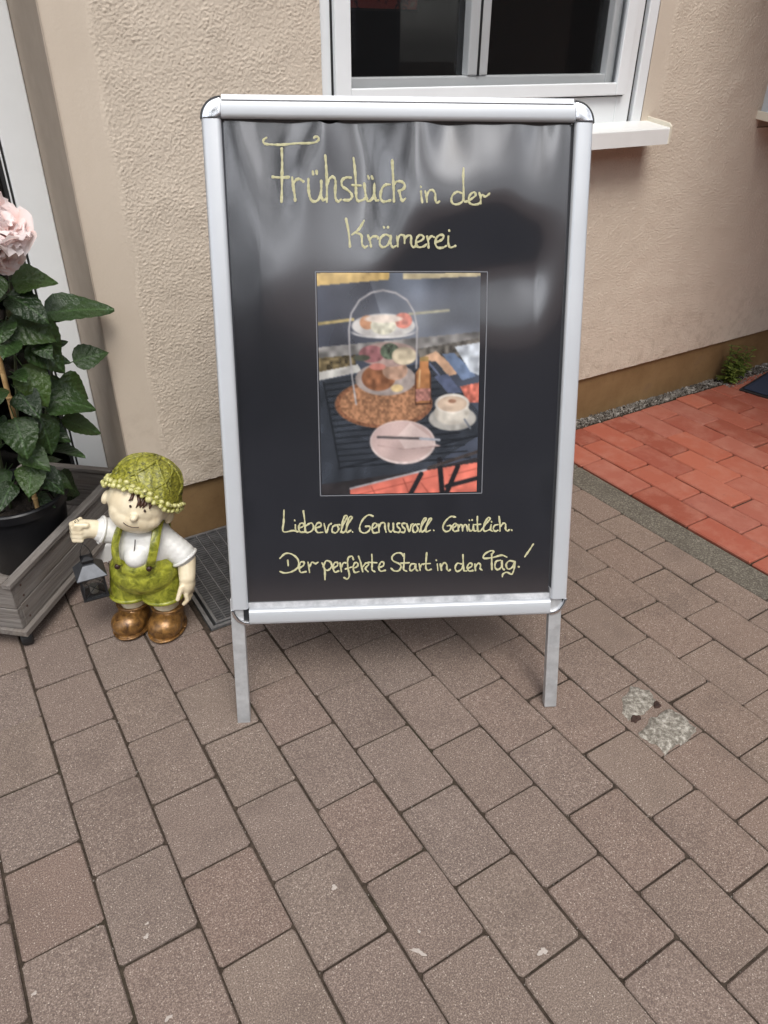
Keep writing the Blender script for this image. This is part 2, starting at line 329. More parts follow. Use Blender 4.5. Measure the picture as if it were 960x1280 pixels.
MATS['iron'] = mat_plain('black_iron', (0.022, 0.023, 0.026), 0.42, 0.4, 0.25, 60)
MATS['zinc_dark'] = mat_plain('lantern_roof_metal', (0.075, 0.08, 0.09), 0.38, 0.6, 0.25, 40)
m = Mat('galvanised_grate'); n1 = m.noise(30, 5, 0.7); m.set(color=m.ramp(n1, [(0.3, (0.16, 0.16, 0.165)), (0.7, (0.34, 0.34, 0.345))]), metal=0.6, rough=0.5); MATS['grate'] = m.m
MATS['mat_blue'] = mat_plain('door_mat', (0.020, 0.028, 0.055), 0.95, var=0.3, nscale=300, bump=0.002)
m = Mat('mortar'); n1 = m.noise(85, 7, 0.78); m.set(color=m.ramp(n1, [(0.32, (0.075, 0.064, 0.05)), (0.48, (0.20, 0.18, 0.15)), (0.56, (0.36, 0.335, 0.29)), (0.7, (0.56, 0.535, 0.48))]), rough=0.95); m.bump(n1, 0.9, 0.004); MATS['mortar'] = m.m
m = Mat('mortar_bed'); n1 = m.noise(60, 6, 0.75); m.set(color=m.ramp(n1, [(0.3, (0.07, 0.054, 0.044)), (0.58, (0.145, 0.113, 0.094)), (0.75, (0.27, 0.235, 0.20))]), rough=0.95); m.bump(n1, 0.9, 0.004); MATS['mortar_bed'] = m.m
MATS['rust'] = mat_plain('rusty_iron', (0.050, 0.026, 0.019), 0.85, var=0.5, nscale=120, bump=0.001)
MATS['splash'] = mat_plain('white_splash', (0.40, 0.355, 0.32), 0.9, var=0.1, nscale=200)
WORDS = [(0.0045,[[(0.119,1.2365),(0.1141,1.2335),(0.1123,1.2291),(0.1165,1.2256),(0.127,1.2247),(0.146,1.2241),(0.1749,1.2259),(0.1979,1.2259),(0.2115,1.2273),(0.2184,1.2317),(0.2176,1.2365),(0.2118,1.237),(0.2098,1.2352)]]),(0.0053,[[(0.1471,1.2176),(0.1467,1.1918),(0.145,1.1649),(0.1433,1.1377),(0.1419,1.1213)],[(0.1268,1.1668),(0.1412,1.1655),(0.1586,1.1658)],[(0.1648,1.1648),(0.1664,1.1467),(0.1683,1.1322),(0.1687,1.123)],[(0.1668,1.154),(0.1719,1.1603),(0.1788,1.1621),(0.1864,1.1575)],[(0.1963,1.162),(0.1956,1.1466),(0.197,1.132),(0.2015,1.1229),(0.2093,1.1219),(0.2164,1.1283),(0.2203,1.1429),(0.2209,1.1592)],[(0.2203,1.1429),(0.2204,1.1301),(0.2241,1.1237),(0.2301,1.1282)],[(0.2052,1.1755),(0.2057,1.1705)],[(0.2124,1.1764),(0.2128,1.1714)],[(0.2303,1.2042),(0.2315,1.1827),(0.2317,1.1556),(0.2305,1.1209)],[(0.2324,1.1537),(0.2372,1.1628),(0.2442,1.1664),(0.2488,1.1591),(0.2477,1.1427),(0.2478,1.1281),(0.2525,1.1217),(0.2585,1.1253)],[(0.2793,1.1654),(0.2695,1.1654),(0.2615,1.16),(0.2616,1.15),(0.2709,1.1436),(0.2785,1.1371),(0.2803,1.1298),(0.2743,1.1243),(0.2634,1.1244)],[(0.2851,1.2009),(0.2871,1.1837),(0.2884,1.1581),(0.2885,1.1414),(0.289,1.1291),(0.2921,1.123),(0.3012,1.1245),(0.3062,1.1275)],[(0.2814,1.152),(0.2986,1.1512)],[(0.3052,1.155),(0.3065,1.1413),(0.3087,1.129),(0.3119,1.1221),(0.3194,1.1259),(0.3237,1.1351),(0.3247,1.1473),(0.3252,1.1541)],[(0.3247,1.1473),(0.3253,1.132),(0.3276,1.1236),(0.3325,1.1235)],[(0.3129,1.1686),(0.3144,1.164)],[(0.3202,1.1678),(0.3218,1.1633)],[(0.3553,1.1517),(0.3478,1.1518),(0.3412,1.1472),(0.3369,1.1366),(0.3367,1.1274),(0.3408,1.1212),(0.349,1.1212),(0.3557,1.1227)],[(0.3603,1.1956),(0.361,1.1775),(0.3619,1.1578),(0.3625,1.138),(0.3626,1.1203)],[(0.3635,1.1532),(0.3702,1.157),(0.3792,1.1555),(0.3841,1.1493),(0.3807,1.1425),(0.3716,1.1395)],[(0.3733,1.1395),(0.3756,1.1287),(0.3789,1.121),(0.3847,1.1248)]]),(0.0045,[[(0.4159,1.1382),(0.4168,1.128),(0.4186,1.1179)],[(0.4156,1.1466),(0.4161,1.1456)],[(0.4241,1.1382),(0.4268,1.128),(0.4277,1.1187)],[(0.4272,1.1297),(0.4324,1.139),(0.4397,1.1398),(0.4442,1.133),(0.4443,1.1245),(0.447,1.1168),(0.4525,1.1194)]]),(0.0045,[[(0.4975,1.1344),(0.4883,1.137),(0.48,1.132),(0.4764,1.1235),(0.4792,1.1158),(0.4885,1.1141),(0.4977,1.1183),(0.5007,1.1259)],[(0.5007,1.1807),(0.5,1.1631),(0.5007,1.1429),(0.5009,1.1259),(0.5032,1.1191),(0.5106,1.1199)],[(0.5115,1.1208),(0.5197,1.1258),(0.5252,1.1309),(0.5224,1.136),(0.5159,1.1335),(0.5114,1.1259),(0.5124,1.1173),(0.5199,1.1135),(0.5291,1.1142),(0.5347,1.1172)],[(0.5325,1.1351),(0.5354,1.1257),(0.5356,1.1155)],[(0.5354,1.1257),(0.5381,1.1317),(0.5437,1.1283),(0.5483,1.1299),(0.5529,1.1338)]]),(0.0048,[[(0.2673,1.0898),(0.2719,1.0649),(0.2738,1.0373)],[(0.303,1.0859),(0.292,1.0698),(0.2784,1.0599)],[(0.2865,1.0636),(0.297,1.0585),(0.298,1.0421),(0.3032,1.0357),(0.3086,1.0382)],[(0.3103,1.0583),(0.3141,1.047),(0.3158,1.0369)],[(0.3128,1.0495),(0.3196,1.0558),(0.329,1.0557),(0.3302,1.0519)],[(0.3544,1.0555),(0.3451,1.0593),(0.3356,1.0531),(0.3335,1.0418),(0.3393,1.0354),(0.3488,1.0391),(0.3543,1.0492),(0.3557,1.0567)],[(0.3557,1.0555),(0.3555,1.0416),(0.3595,1.0352),(0.3662,1.0377)],[(0.3418,1.0736),(0.3426,1.0724)],[(0.3501,1.0736),(0.3506,1.0723)],[(0.3678,1.0554),(0.369,1.0465),(0.3694,1.0364)],[(0.369,1.049),(0.3745,1.0578),(0.3825,1.0552),(0.383,1.0426)],[(0.383,1.0502),(0.3893,1.0564),(0.396,1.0551),(0.3959,1.0425),(0.3999,1.0348),(0.4066,1.0373)],[(0.4067,1.0437),(0.4175,1.0474),(0.4215,1.0536),(0.4148,1.0575),(0.4081,1.0525),(0.4058,1.0424),(0.4107,1.0347),(0.4215,1.0359),(0.4269,1.0397)],[(0.4283,1.0548),(0.431,1.0434),(0.4315,1.0333)],[(0.431,1.0485),(0.4364,1.0548),(0.4431,1.053)],[(0.4458,1.0428),(0.458,1.0483),(0.462,1.0546),(0.4566,1.0576),(0.4485,1.0534),(0.445,1.042),(0.4499,1.0336),(0.4608,1.0335),(0.4675,1.0368)],[(0.4715,1.0545),(0.4716,1.0418),(0.4757,1.0336),(0.4865,1.0366)],[(0.4725,1.0658),(0.4733,1.0646)]]),(0.0042,[[(0.1162,0.4993),(0.1143,0.474),(0.1124,0.4515),(0.1341,0.4528),(0.1456,0.4503)],[(0.139,0.4656),(0.1394,0.4535),(0.1427,0.4495)],[(0.1378,0.4765),(0.1383,0.4752)],[(0.1459,0.4578),(0.1562,0.462),(0.1565,0.468),(0.1499,0.4682),(0.146,0.4593),(0.149,0.4492),(0.1586,0.4489)],[(0.1577,0.4964),(0.1597,0.4754),(0.1606,0.4497),(0.1717,0.4493),(0.1784,0.4581),(0.1739,0.4688),(0.1621,0.4632)],[(0.1821,0.4565),(0.1939,0.4606),(0.1941,0.4675),(0.1869,0.4678),(0.1822,0.458),(0.1861,0.4472),(0.1977,0.4468)],[(0.2014,0.4663),(0.2059,0.4456),(0.2114,0.4615),(0.2173,0.4658)],[(0.2274,0.4624),(0.22,0.4581),(0.2188,0.4475),(0.2268,0.4448),(0.2329,0.4531),(0.2297,0.4623),(0.2361,0.4621)],[(0.2371,0.4454),(0.2435,0.4633),(0.2527,0.4796),(0.2469,0.4813),(0.2396,0.4604),(0.24,0.4452),(0.2473,0.4465)],[(0.2473,0.4465),(0.2537,0.4629),(0.2628,0.4777),(0.257,0.4785),(0.2507,0.46),(0.2508,0.4448),(0.2591,0.4491)],[(0.2625,0.4456),(0.2631,0.4447)]]),(0.0042,[[(0.3088,0.4791),(0.299,0.4822),(0.2879,0.4742),(0.2799,0.4597),(0.2796,0.4472),(0.2882,0.4416),(0.2982,0.4454),(0.3018,0.4555),(0.2919,0.4566)],[(0.3049,0.4497),(0.315,0.455),(0.3162,0.4618),(0.3096,0.4621),(0.3061,0.4519),(0.3092,0.4415),(0.3202,0.4423)],[(0.3206,0.4605),(0.3213,0.4422)],[(0.3215,0.4525),(0.3261,0.4626),(0.3338,0.4623),(0.3347,0.4509),(0.3368,0.4421)],[(0.3426,0.462),(0.3424,0.4483),(0.3468,0.4424),(0.3524,0.4479),(0.353,0.4616)],[(0.3529,0.4548),(0.3541,0.4433),(0.3589,0.4413)],[(0.3669,0.4611),(0.3614,0.4602),(0.3624,0.4533),(0.3679,0.4474),(0.3656,0.4406),(0.3589,0.4413)],[(0.3791,0.4607),(0.3724,0.4598),(0.3735,0.4529),(0.3789,0.447),(0.3767,0.4402),(0.37,0.4409)],[(0.3824,0.4594),(0.3882,0.4409),(0.3923,0.4556),(0.3968,0.4589)],[(0.4023,0.4576),(0.3963,0.4521),(0.3967,0.4417),(0.4022,0.4392),(0.4073,0.4459),(0.4045,0.4563),(0.4101,0.4573)],[(0.4111,0.44),(0.4167,0.4548),(0.4256,0.4693),(0.4201,0.4695),(0.4145,0.4525),(0.4155,0.4399),(0.4211,0.442)],[(0.4211,0.442),(0.4278,0.4543),(0.4378,0.4677),(0.4323,0.4679),(0.4256,0.4521),(0.4256,0.4395),(0.4345,0.4426)],[(0.4418,0.4428),(0.4427,0.4419)]]),(0.0042,[[(0.4907,0.4707),(0.4795,0.4719),(0.4671,0.4601),(0.4629,0.4473),(0.4685,0.4385),(0.4783,0.441),(0.481,0.451),(0.4727,0.4513)],[(0.4839,0.4451),(0.4922,0.4506),(0.4922,0.4549),(0.4874,0.4551),(0.4839,0.4466),(0.4881,0.4384),(0.4951,0.439)],[(0.4964,0.4533),(0.4979,0.4389)],[(0.4979,0.4461),(0.502,0.4531),(0.5062,0.4501),(0.5069,0.4385)],[(0.5068,0.4457),(0.5118,0.4527),(0.516,0.4497),(0.5176,0.4381)],[(0.521,0.4524),(0.5212,0.4423),(0.5252,0.4373),(0.5301,0.442),(0.5309,0.452)],[(0.5309,0.4448),(0.533,0.4376),(0.5372,0.4374)],[(0.5217,0.463),(0.5223,0.4618)],[(0.5276,0.4634),(0.5282,0.4622)],[(0.5396,0.4704),(0.5398,0.4532),(0.5415,0.4372),(0.5471,0.437)],[(0.5342,0.4519),(0.5468,0.4523)],[(0.5485,0.4384),(0.5567,0.4497),(0.5677,0.4636),(0.5634,0.4667),(0.5553,0.4526),(0.5541,0.4397),(0.5584,0.436),(0.5668,0.4392)],[(0.5708,0.4506),(0.5696,0.4391),(0.5739,0.4355)],[(0.5712,0.4578),(0.5718,0.4566)],[(0.5863,0.45),(0.5792,0.4488),(0.5757,0.4418),(0.5795,0.4353),(0.5865,0.437)],[(0.5881,0.4687),(0.5905,0.4513),(0.5908,0.4354)],[(0.5912,0.4441),(0.5975,0.4525),(0.6032,0.4509),(0.6034,0.4393),(0.6078,0.4348),(0.612,0.4375)],[(0.6165,0.4371),(0.6177,0.4359)]]),(0.0042,[[(0.1187,0.3856),(0.1193,0.3732)],[(0.1021,0.3909),(0.1143,0.4012),(0.1287,0.3991),(0.1413,0.3863),(0.1405,0.3693),(0.1269,0.359),(0.1106,0.3565),(0.1005,0.3601)],[(0.1419,0.3661),(0.1524,0.3719),(0.1542,0.3796),(0.1469,0.3799),(0.1429,0.3692),(0.1458,0.3566),(0.1577,0.3577)],[(0.163,0.3792),(0.1655,0.3558)],[(0.1654,0.3683),(0.1718,0.3789),(0.179,0.3755),(0.185,0.3783)]]),(0.0042,[[(0.1937,0.3764),(0.199,0.3607),(0.1988,0.3372)],[(0.1963,0.367),(0.2027,0.3807),(0.2129,0.3772),(0.214,0.3663),(0.2063,0.3588),(0.1999,0.3606)],[(0.2168,0.363),(0.2274,0.3688),(0.2276,0.3757),(0.2217,0.3759),(0.2175,0.3661),(0.221,0.3541),(0.2299,0.3563)],[(0.2334,0.3748),(0.2358,0.3545)],[(0.2361,0.3654),(0.2408,0.3745),(0.2467,0.3743)],[(0.2632,0.3814),(0.2604,0.3892),(0.2515,0.3849),(0.2503,0.3648),(0.2533,0.3459),(0.2486,0.3367),(0.2413,0.3401)],[(0.2448,0.3603),(0.2598,0.3644)],[(0.2627,0.3612),(0.2717,0.3655),(0.2719,0.3733),(0.2659,0.3735),(0.2621,0.3627),(0.2654,0.3517),(0.2743,0.3529)],[(0.2746,0.3887),(0.2793,0.373),(0.2832,0.3525)],[(0.2835,0.3634),(0.2911,0.3725),(0.297,0.3691),(0.2894,0.3601),(0.2951,0.352)],[(0.3043,0.3921),(0.3045,0.3719),(0.3042,0.3563),(0.31,0.3514)],[(0.2956,0.3739),(0.3149,0.3721)],[(0.3191,0.3604),(0.3296,0.3647),(0.3298,0.3725),(0.3238,0.3727),(0.3192,0.362),(0.3226,0.3524),(0.3339,0.3535)]]),(0.0042,[[(0.3739,0.3847),(0.3695,0.3919),(0.3583,0.3923),(0.3493,0.3845),(0.3514,0.3751),(0.3647,0.3676),(0.3692,0.3603),(0.3634,0.3512),(0.3533,0.3516),(0.3467,0.3577)],[(0.3762,0.3905),(0.376,0.3706),(0.3747,0.3542),(0.3814,0.3492)],[(0.3681,0.3686),(0.3872,0.369)],[(0.3995,0.3661),(0.3917,0.3653),(0.3882,0.356),(0.3915,0.35),(0.3995,0.3556),(0.4018,0.3649)],[(0.4018,0.3649),(0.4028,0.3531),(0.4062,0.3494)],[(0.4096,0.3657),(0.4118,0.3503)],[(0.4119,0.3574),(0.4153,0.3643),(0.4198,0.3641)],[(0.4266,0.3908),(0.425,0.3686),(0.4249,0.3545),(0.4299,0.3496),(0.4367,0.3517)],[(0.4186,0.3654),(0.4344,0.3654)]]),(0.0042,[[(0.4505,0.3635),(0.4519,0.3487)],[(0.4479,0.373),(0.4485,0.3718)],[(0.4576,0.3632),(0.4599,0.3484)],[(0.4598,0.3572),(0.466,0.3658),(0.4717,0.3612),(0.4723,0.3523),(0.476,0.3462),(0.4797,0.349)]]),(0.0042,[[(0.5057,0.3613),(0.4957,0.3631),(0.491,0.353),(0.495,0.3445),(0.5044,0.348),(0.5086,0.3582)],[(0.5083,0.3832),(0.5091,0.3641),(0.5109,0.3463),(0.5172,0.3445)],[(0.5186,0.3504),(0.5279,0.3544),(0.529,0.3609),(0.5227,0.362),(0.5185,0.3533),(0.5224,0.3443),(0.5315,0.3448)],[(0.5355,0.36),(0.5372,0.3446)],[(0.537,0.3526),(0.5426,0.3612),(0.5484,0.358),(0.5479,0.3492),(0.552,0.3452)]]),(0.0044,[[(0.6079,0.3734),(0.5964,0.3783),(0.5794,0.3745),(0.5623,0.3722),(0.5543,0.374),(0.5579,0.3827),(0.5705,0.3896),(0.5777,0.3878),(0.5749,0.3821)],[(0.5735,0.3821),(0.5739,0.3644),(0.5748,0.3451)],[(0.5938,0.3666),(0.5839,0.364),(0.5813,0.3523),(0.5871,0.3446),(0.5956,0.3502),(0.5973,0.3649)],[(0.5973,0.3635),(0.5985,0.3486),(0.6029,0.344)],[(0.6254,0.3623),(0.6139,0.3643),(0.6069,0.3557),(0.6115,0.3451),(0.6214,0.3491),(0.6268,0.3623)],[(0.6268,0.3623),(0.6253,0.3445),(0.6204,0.3328),(0.6088,0.3377),(0.6003,0.3336),(0.599,0.3277)],[(0.6352,0.3501),(0.6363,0.3488)],[(0.6676,0.4019),(0.6589,0.3876),(0.6494,0.3732)]])]

# ================================================================== ground, pavers, terrace, kerb
g = MB(); g.add([(-60, -60, -0.03), (60, -60, -0.03), (60, 30, -0.03), (-60, 30, -0.03)], [(0, 1, 2, 3)])
tag(g.build('ground', MATS['joint']), kind='structure')
pv = MB(); pv.add([(-8, -9, -0.0075), (-0.42, -9, -0.0075), (-0.42, 0.38, -0.0075), (-8, 0.38, -0.0075)], [(0, 1, 2, 3)])
# sheet leaves the light well open
pv = MB()
def rect(mb, x0, y0, x1, y1, z): mb.add([(x0, y0, z), (x1, y0, z), (x1, y1, z), (x0, y1, z)], [(0, 1, 2, 3)])
GX0, GX1, GB = -1.868, -0.886, 0.462            # light-well opening (x range, depth in front of the wall)
rect(pv, -8, -9, -0.42, -GB, -0.0052); rect(pv, -8, -GB, GX0, 0.42, -0.0052); rect(pv, GX1, -GB, -0.42, 0.06, -0.0052)
pavement = tag(pv.build('pavement', MATS['joint']), kind='structure')

def slab_mesh(name, w, l, t, ch, cr, seed):
    """one stone: 8-sided outline with knocked-off corners, chamfered top edge"""
    r = random.Random(seed); hw, hl = w/2, l/2
    def outline(inset, z):
        hx, hy, c = hw-inset, hl-inset, cr
        p = [(hx-c, -hy), (hx, -hy+c), (hx, hy-c), (hx-c, hy), (-hx+c, hy), (-hx, hy-c), (-hx, -hy+c), (-hx+c, -hy)]
        return [(x+jit[i][0], y+jit[i][1], z) for i, (x, y) in enumerate(p)]
    jit = [(r.uniform(-1, 1)*0.0011, r.uniform(-1, 1)*0.0011) for _ in range(8)]
    mb = MB(); mb.loft([outline(0, -t), outline(0, -ch), outline(ch*0.8, 0)])
    return mb.mesh(name)
PW, PL = 0.1424, 0.188
pav_meshes = [slab_mesh('paver', PW-0.0040, PL-0.0040, 0.045, 0.0028, 0.0055, i) for i in range(8)]
for me in pav_meshes: me.materials.append(MATS['paver'])
rest = MB(); r1 = random.Random(3)
def place_rest(me, M):
    rest.add([M @ v.co for v in me.vertices], [tuple(p.vertices) for p in me.polygons])
n_p = 0
for k in range(-38, 13):
    x0 = -2.3075+PW*k; x1 = x0+PW
    ph = (0.632 if k % 2 == 0 else 0.536) - 0.0013*(k-2)
    for n in range(-6, 44):
        b0, b1 = ph+PL*n, ph+PL*(n+1)
        lx0, lx1, lb0, lb1 = x0, x1, b0, b1
        if k >= 3 and lx1 <= GX1+0.03: lb0 = max(lb0, GB+0.004)
        else: lb0 = max(lb0, 0.006 if lx0 > -1.93 else -0.33)
        lx1 = min(lx1, -0.478)
        if lb1-lb0 < 0.02 or lx1-lx0 < 0.02: continue
        if k == 8 and abs((lb0+lb1)/2-1.281) < 0.02: continue        # replaced by the mortar patch
        full = abs((lb1-lb0)-PL) < 1e-6 and abs((lx1-lx0)-PW) < 1e-6
        cx, cy = (lx0+lx1)/2, -(lb0+lb1)/2
        tz = r1.gauss(0, 0.0007)
        M = Matrix.Translation((cx+r1.gauss(0, 0.0007), cy+r1.gauss(0, 0.0006), tz)) @ Euler((r1.gauss(0, 0.004), r1.gauss(0, 0.005), r1.gauss(0, 0.0045))).to_matrix().to_4x4()
        me = r1.choice(pav_meshes) if full else slab_mesh('paver', lx1-lx0-0.005, lb1-lb0-0.005, 0.045, 0.003, 0.005, n+90*k)
        near = -2.9 < cx and -cy < 2.12
        if near:
            if not full: me.materials.append(MATS['paver'])
            o = bpy.data.objects.new('paver', me); C.objects.link(o); o.parent = pavement; o.matrix_world = M; n_p += 1
        else: place_rest(me, M)
tag(rest.build('paver_field', MATS['paver'], pavement), kind='stuff')

tb = MB(); rect(tb, -0.36, -9, 8, -0.06, -0.006)
terrace = tag(tb.build('terrace', MATS['joint_red']), kind='structure')
BW, BL = 0.1145, 0.2385
brk = [slab_mesh('brick', BW-0.0055, BL-0.0055, 0.05, 0.0042, 0.004, 50+i) for i in range(6)]
for me in brk: me.materials.append(MATS['brick'])
rest = MB(); n_b = 0
for k in range(0, 60):
    x0 = -0.362+BW*k; ph = 0.069 if k % 2 == 0 else 0.069-BL/2
    for n in range(0, 24):
        b0 = max(ph+BL*n, 0.069); b1 = ph+BL*(n+1); full = (b1-b0) > BL-1e-6
        if b1 < 0.09: continue
        if b1 > 5: continue
        cx, cy = x0+BW/2, -(b0+b1)/2
        M = Matrix.Translation((cx+r1.gauss(0, 0.0008), cy+r1.gauss(0, 0.001), 0.003+r1.gauss(0, 0.0009))) @ Euler((r1.gauss(0, 0.004), r1.gauss(0, 0.006), r1.gauss(0, 0.006))).to_matrix().to_4x4()
        me = r1.choice(brk) if full else slab_mesh('brick', BW-0.0055, b1-b0-0.0055, 0.05, 0.0042, 0.004, n+70*k)
        if cx < 1.5 and b1 < 1.7:
            if not full: me.materials.append(MATS['brick'])
            o = bpy.data.objects.new('brick', me); C.objects.link(o); o.parent = terrace; o.matrix_world = M; n_b += 1
        else: place_rest(me, M)
tag(rest.build('brick_field', MATS['brick'], terrace), kind='stuff')

kb = MB(); rect(kb, -0.478, -9, -0.362, -0.02, -0.012); kerb = tag(kb.build('kerb', MATS['joint']), kind='structure')
for i, (b0, b1) in enumerate([(0.02, 0.30), (0.30, 1.155), (1.155, 2.15), (2.15, 3.15), (3.15, 4.15), (4.15, 5.15)]):
    o = MB().box((-0.4765, -b1+0.002, -0.09), (-0.3665, -b0-0.002, -0.0015)).build('kerb_stone', MATS['kerb'], kerb, bevel=0.006)

# gravel strip between terrace and plinth: loose chippings
def pebbles(name, spots, seed):
    r = random.Random(seed); mb = MB()
    bm = bmesh.new(); bmesh.ops.create_icosphere(bm, subdivisions=1, radius=1.0); tv = [v.co.copy() for v in bm.verts]; tf = [tuple(v.index for v in f.verts) for f in bm.faces]; bm.free()
    for (x, y, z, s) in spots:
        E = Euler((r.uniform(0, 6), r.uniform(0, 6), r.uniform(0, 6))).to_matrix() @ Matrix.Diagonal((1, r.uniform(0.6, 0.95), r.uniform(0.5, 0.8)))
        mb.add([(E @ (v*r.uniform(0.82, 1.1)))*s+Vector((x, y, z)) for v in tv], tf)
    return mb
sp = []
for _ in range(5200):
    x = random.uniform(-0.36, 1.9); wdt = 0.068 if x < 0.76 else 0.115
    sp.append((x, -random.uniform(0.002, wdt-0.004), random.uniform(-0.002, 0.005), random.choice((0.0024, 0.0030, 0.0038, 0.0050))))
rect(kb := MB(), -0.36, -0.12, 1.9, 0.03, -0.004)
tag(kb.build('gravel_bed', MATS['joint']), kind='structure')
go = pebbles('gravel', sp, 5).build('gravel', MATS['gravel'], smooth=False)
tag(go, 'grey gravel chippings along the foot of the wall', 'gravel', kind='stuff')

# ================================================================== house
house = tag(empty('house', (0, 0, 0)), 'beige stucco house wall with white window and brown painted plinth', 'house')
WX0, WX1, WZ0, WZ1 = -1.245, -0.022, 1.105, 2.25     # window opening
DX = -1.905                                          # right edge of the door opening
PZ = 0.188
def bandnoise(nz, nx, step, lo, hi, ax=1.0, seed=1):
    r = np.random.default_rng(seed); w = r.standard_normal((nz, nx))
    fz = np.fft.fftfreq(nz, step)[:, None]*ax; fx = np.fft.fftfreq(nx, step)[None, :]
    f = np.sqrt(fx**2+fz**2)+1e-9; lam = 1/f
    H = np.exp(-((np.log(lam)-np.log((lo*hi)**0.5))/(0.5*np.log(hi/lo)))**2)
    q = np.real(np.fft.ifft2(np.fft.fft2(w)*H)); return q/q.std()
step = 0.0024; xs = np.arange(DX, 1.16, step); zs = np.arange(PZ, 1.50, step)
nz, nx = len(zs), len(xs)
h = bandnoise(nz, nx, step, 0.0050, 0.0085, 0.95, 4)*0.00046 + bandnoise(nz, nx, step, 0.0075, 0.015, 0.9, 6)*0.00054 + bandnoise(nz, nx, step, 0.015, 0.035, 0.85, 7)*0.00030 + bandnoise(nz, nx, step, 0.08, 0.3, 1.0, 5)*0.0006
h = np.where(h > 0, h*1.15, h*0.8)*0.70
sm = np.clip((xs-(-1.808)-0.006*np.sin(zs[:, None]*9)-0.004*np.sin(zs[:, None]*31))/0.012, 0, 1)      # smooth trowelled band beside the door
sm = np.minimum(sm, np.maximum(np.clip((xs[None, :]-0.045)/0.02, 0, 1), np.clip((-0.03-xs[None, :])/0.01, 0, 1)) + (zs[:, None] < 1.03)*1.0)
sm = np.clip(sm, 0.13, 1)
h = h*sm + sm*0.002
X, Z = np.meshgrid(xs, zs); Y = -0.010-h
co = np.stack([X, Y, Z], -1).reshape(-1, 3)
idx = np.arange(nz*nx).reshape(nz, nx)
q = np.stack([idx[:-1, :-1], idx[:-1, 1:], idx[1:, 1:], idx[1:, :-1]], -1).reshape(-1, 4)
cxm = ((X[:-1, :-1]+X[1:, 1:])/2).ravel(); czm = ((Z[:-1, :-1]+Z[1:, 1:])/2).ravel()
keep = ~((cxm > WX0) & (cxm < WX1) & (czm > WZ0-0.04))
keep &= ~((cxm > 0.635) & (czm > WZ0-0.04))
q = q[keep]
me = bpy.data.meshes.new('wall'); me.vertices.add(len(co)); me.vertices.foreach_set('co', co.ravel())
me.loops.add(q.size); me.loops.foreach_set('vertex_index', q.ravel().astype(np.int32))
me.polygons.add(len(q)); me.polygons.foreach_set('loop_start', np.arange(0, q.size, 4, dtype=np.int32)); me.polygons.foreach_set('loop_total', np.full(len(q), 4, dtype=np.int32))
me.update(calc_edges=True); me.validate(); me.polygons.foreach_set('use_smooth', [True]*len(me.polygons))
wall = link('wall', me, MATS['stucco'], house)
# masonry behind and around the rendered face
up = MB()
up.box((DX, -0.0075, PZ), (WX0-0.003, 0.36, 1.49)); up.box((WX1+0.003, -0.0075, PZ), (0.632, 0.36, 1.49))
up.box((WX0-0.003, -0.007, PZ), (WX1+0.003, 0.36, 1.062)); up.box((0.632, -0.007, PZ), (1.155, 0.36, 1.062))
up.box((DX, -0.0125, 1.49), (WX0-0.003, 0.36, 5.2)); up.box((WX1+0.003, -0.0125, 1.49), (0.632, 0.36, 5.2)); up.box((1.155, -0.0125, PZ), (7, 0.36, 5.2))
up.box((WX0-0.003, -0.012, WZ1), (WX1+0.003, 0.36, 5.2)); up.box((0.632, -0.012, WZ1), (1.155, 0.36, 5.2))
up.box((-7, -0.0125, PZ-0.18), (-3.02, 0.36, 5.2)); up.box((-3.02, -0.012, 2.3), (DX, 0.36, 5.2))
up.build('masonry', MATS['stucco'], house)
MB().box((DX-0.004, -0.012, 0.0), (DX-0.0005, 0.352, 2.3)).build('door_reveal', MATS['reveal'], house)
MB().box((DX, 0.0, -0.05), (7, 0.30, PZ-0.002)).build('plinth', MATS['plinth'], house)

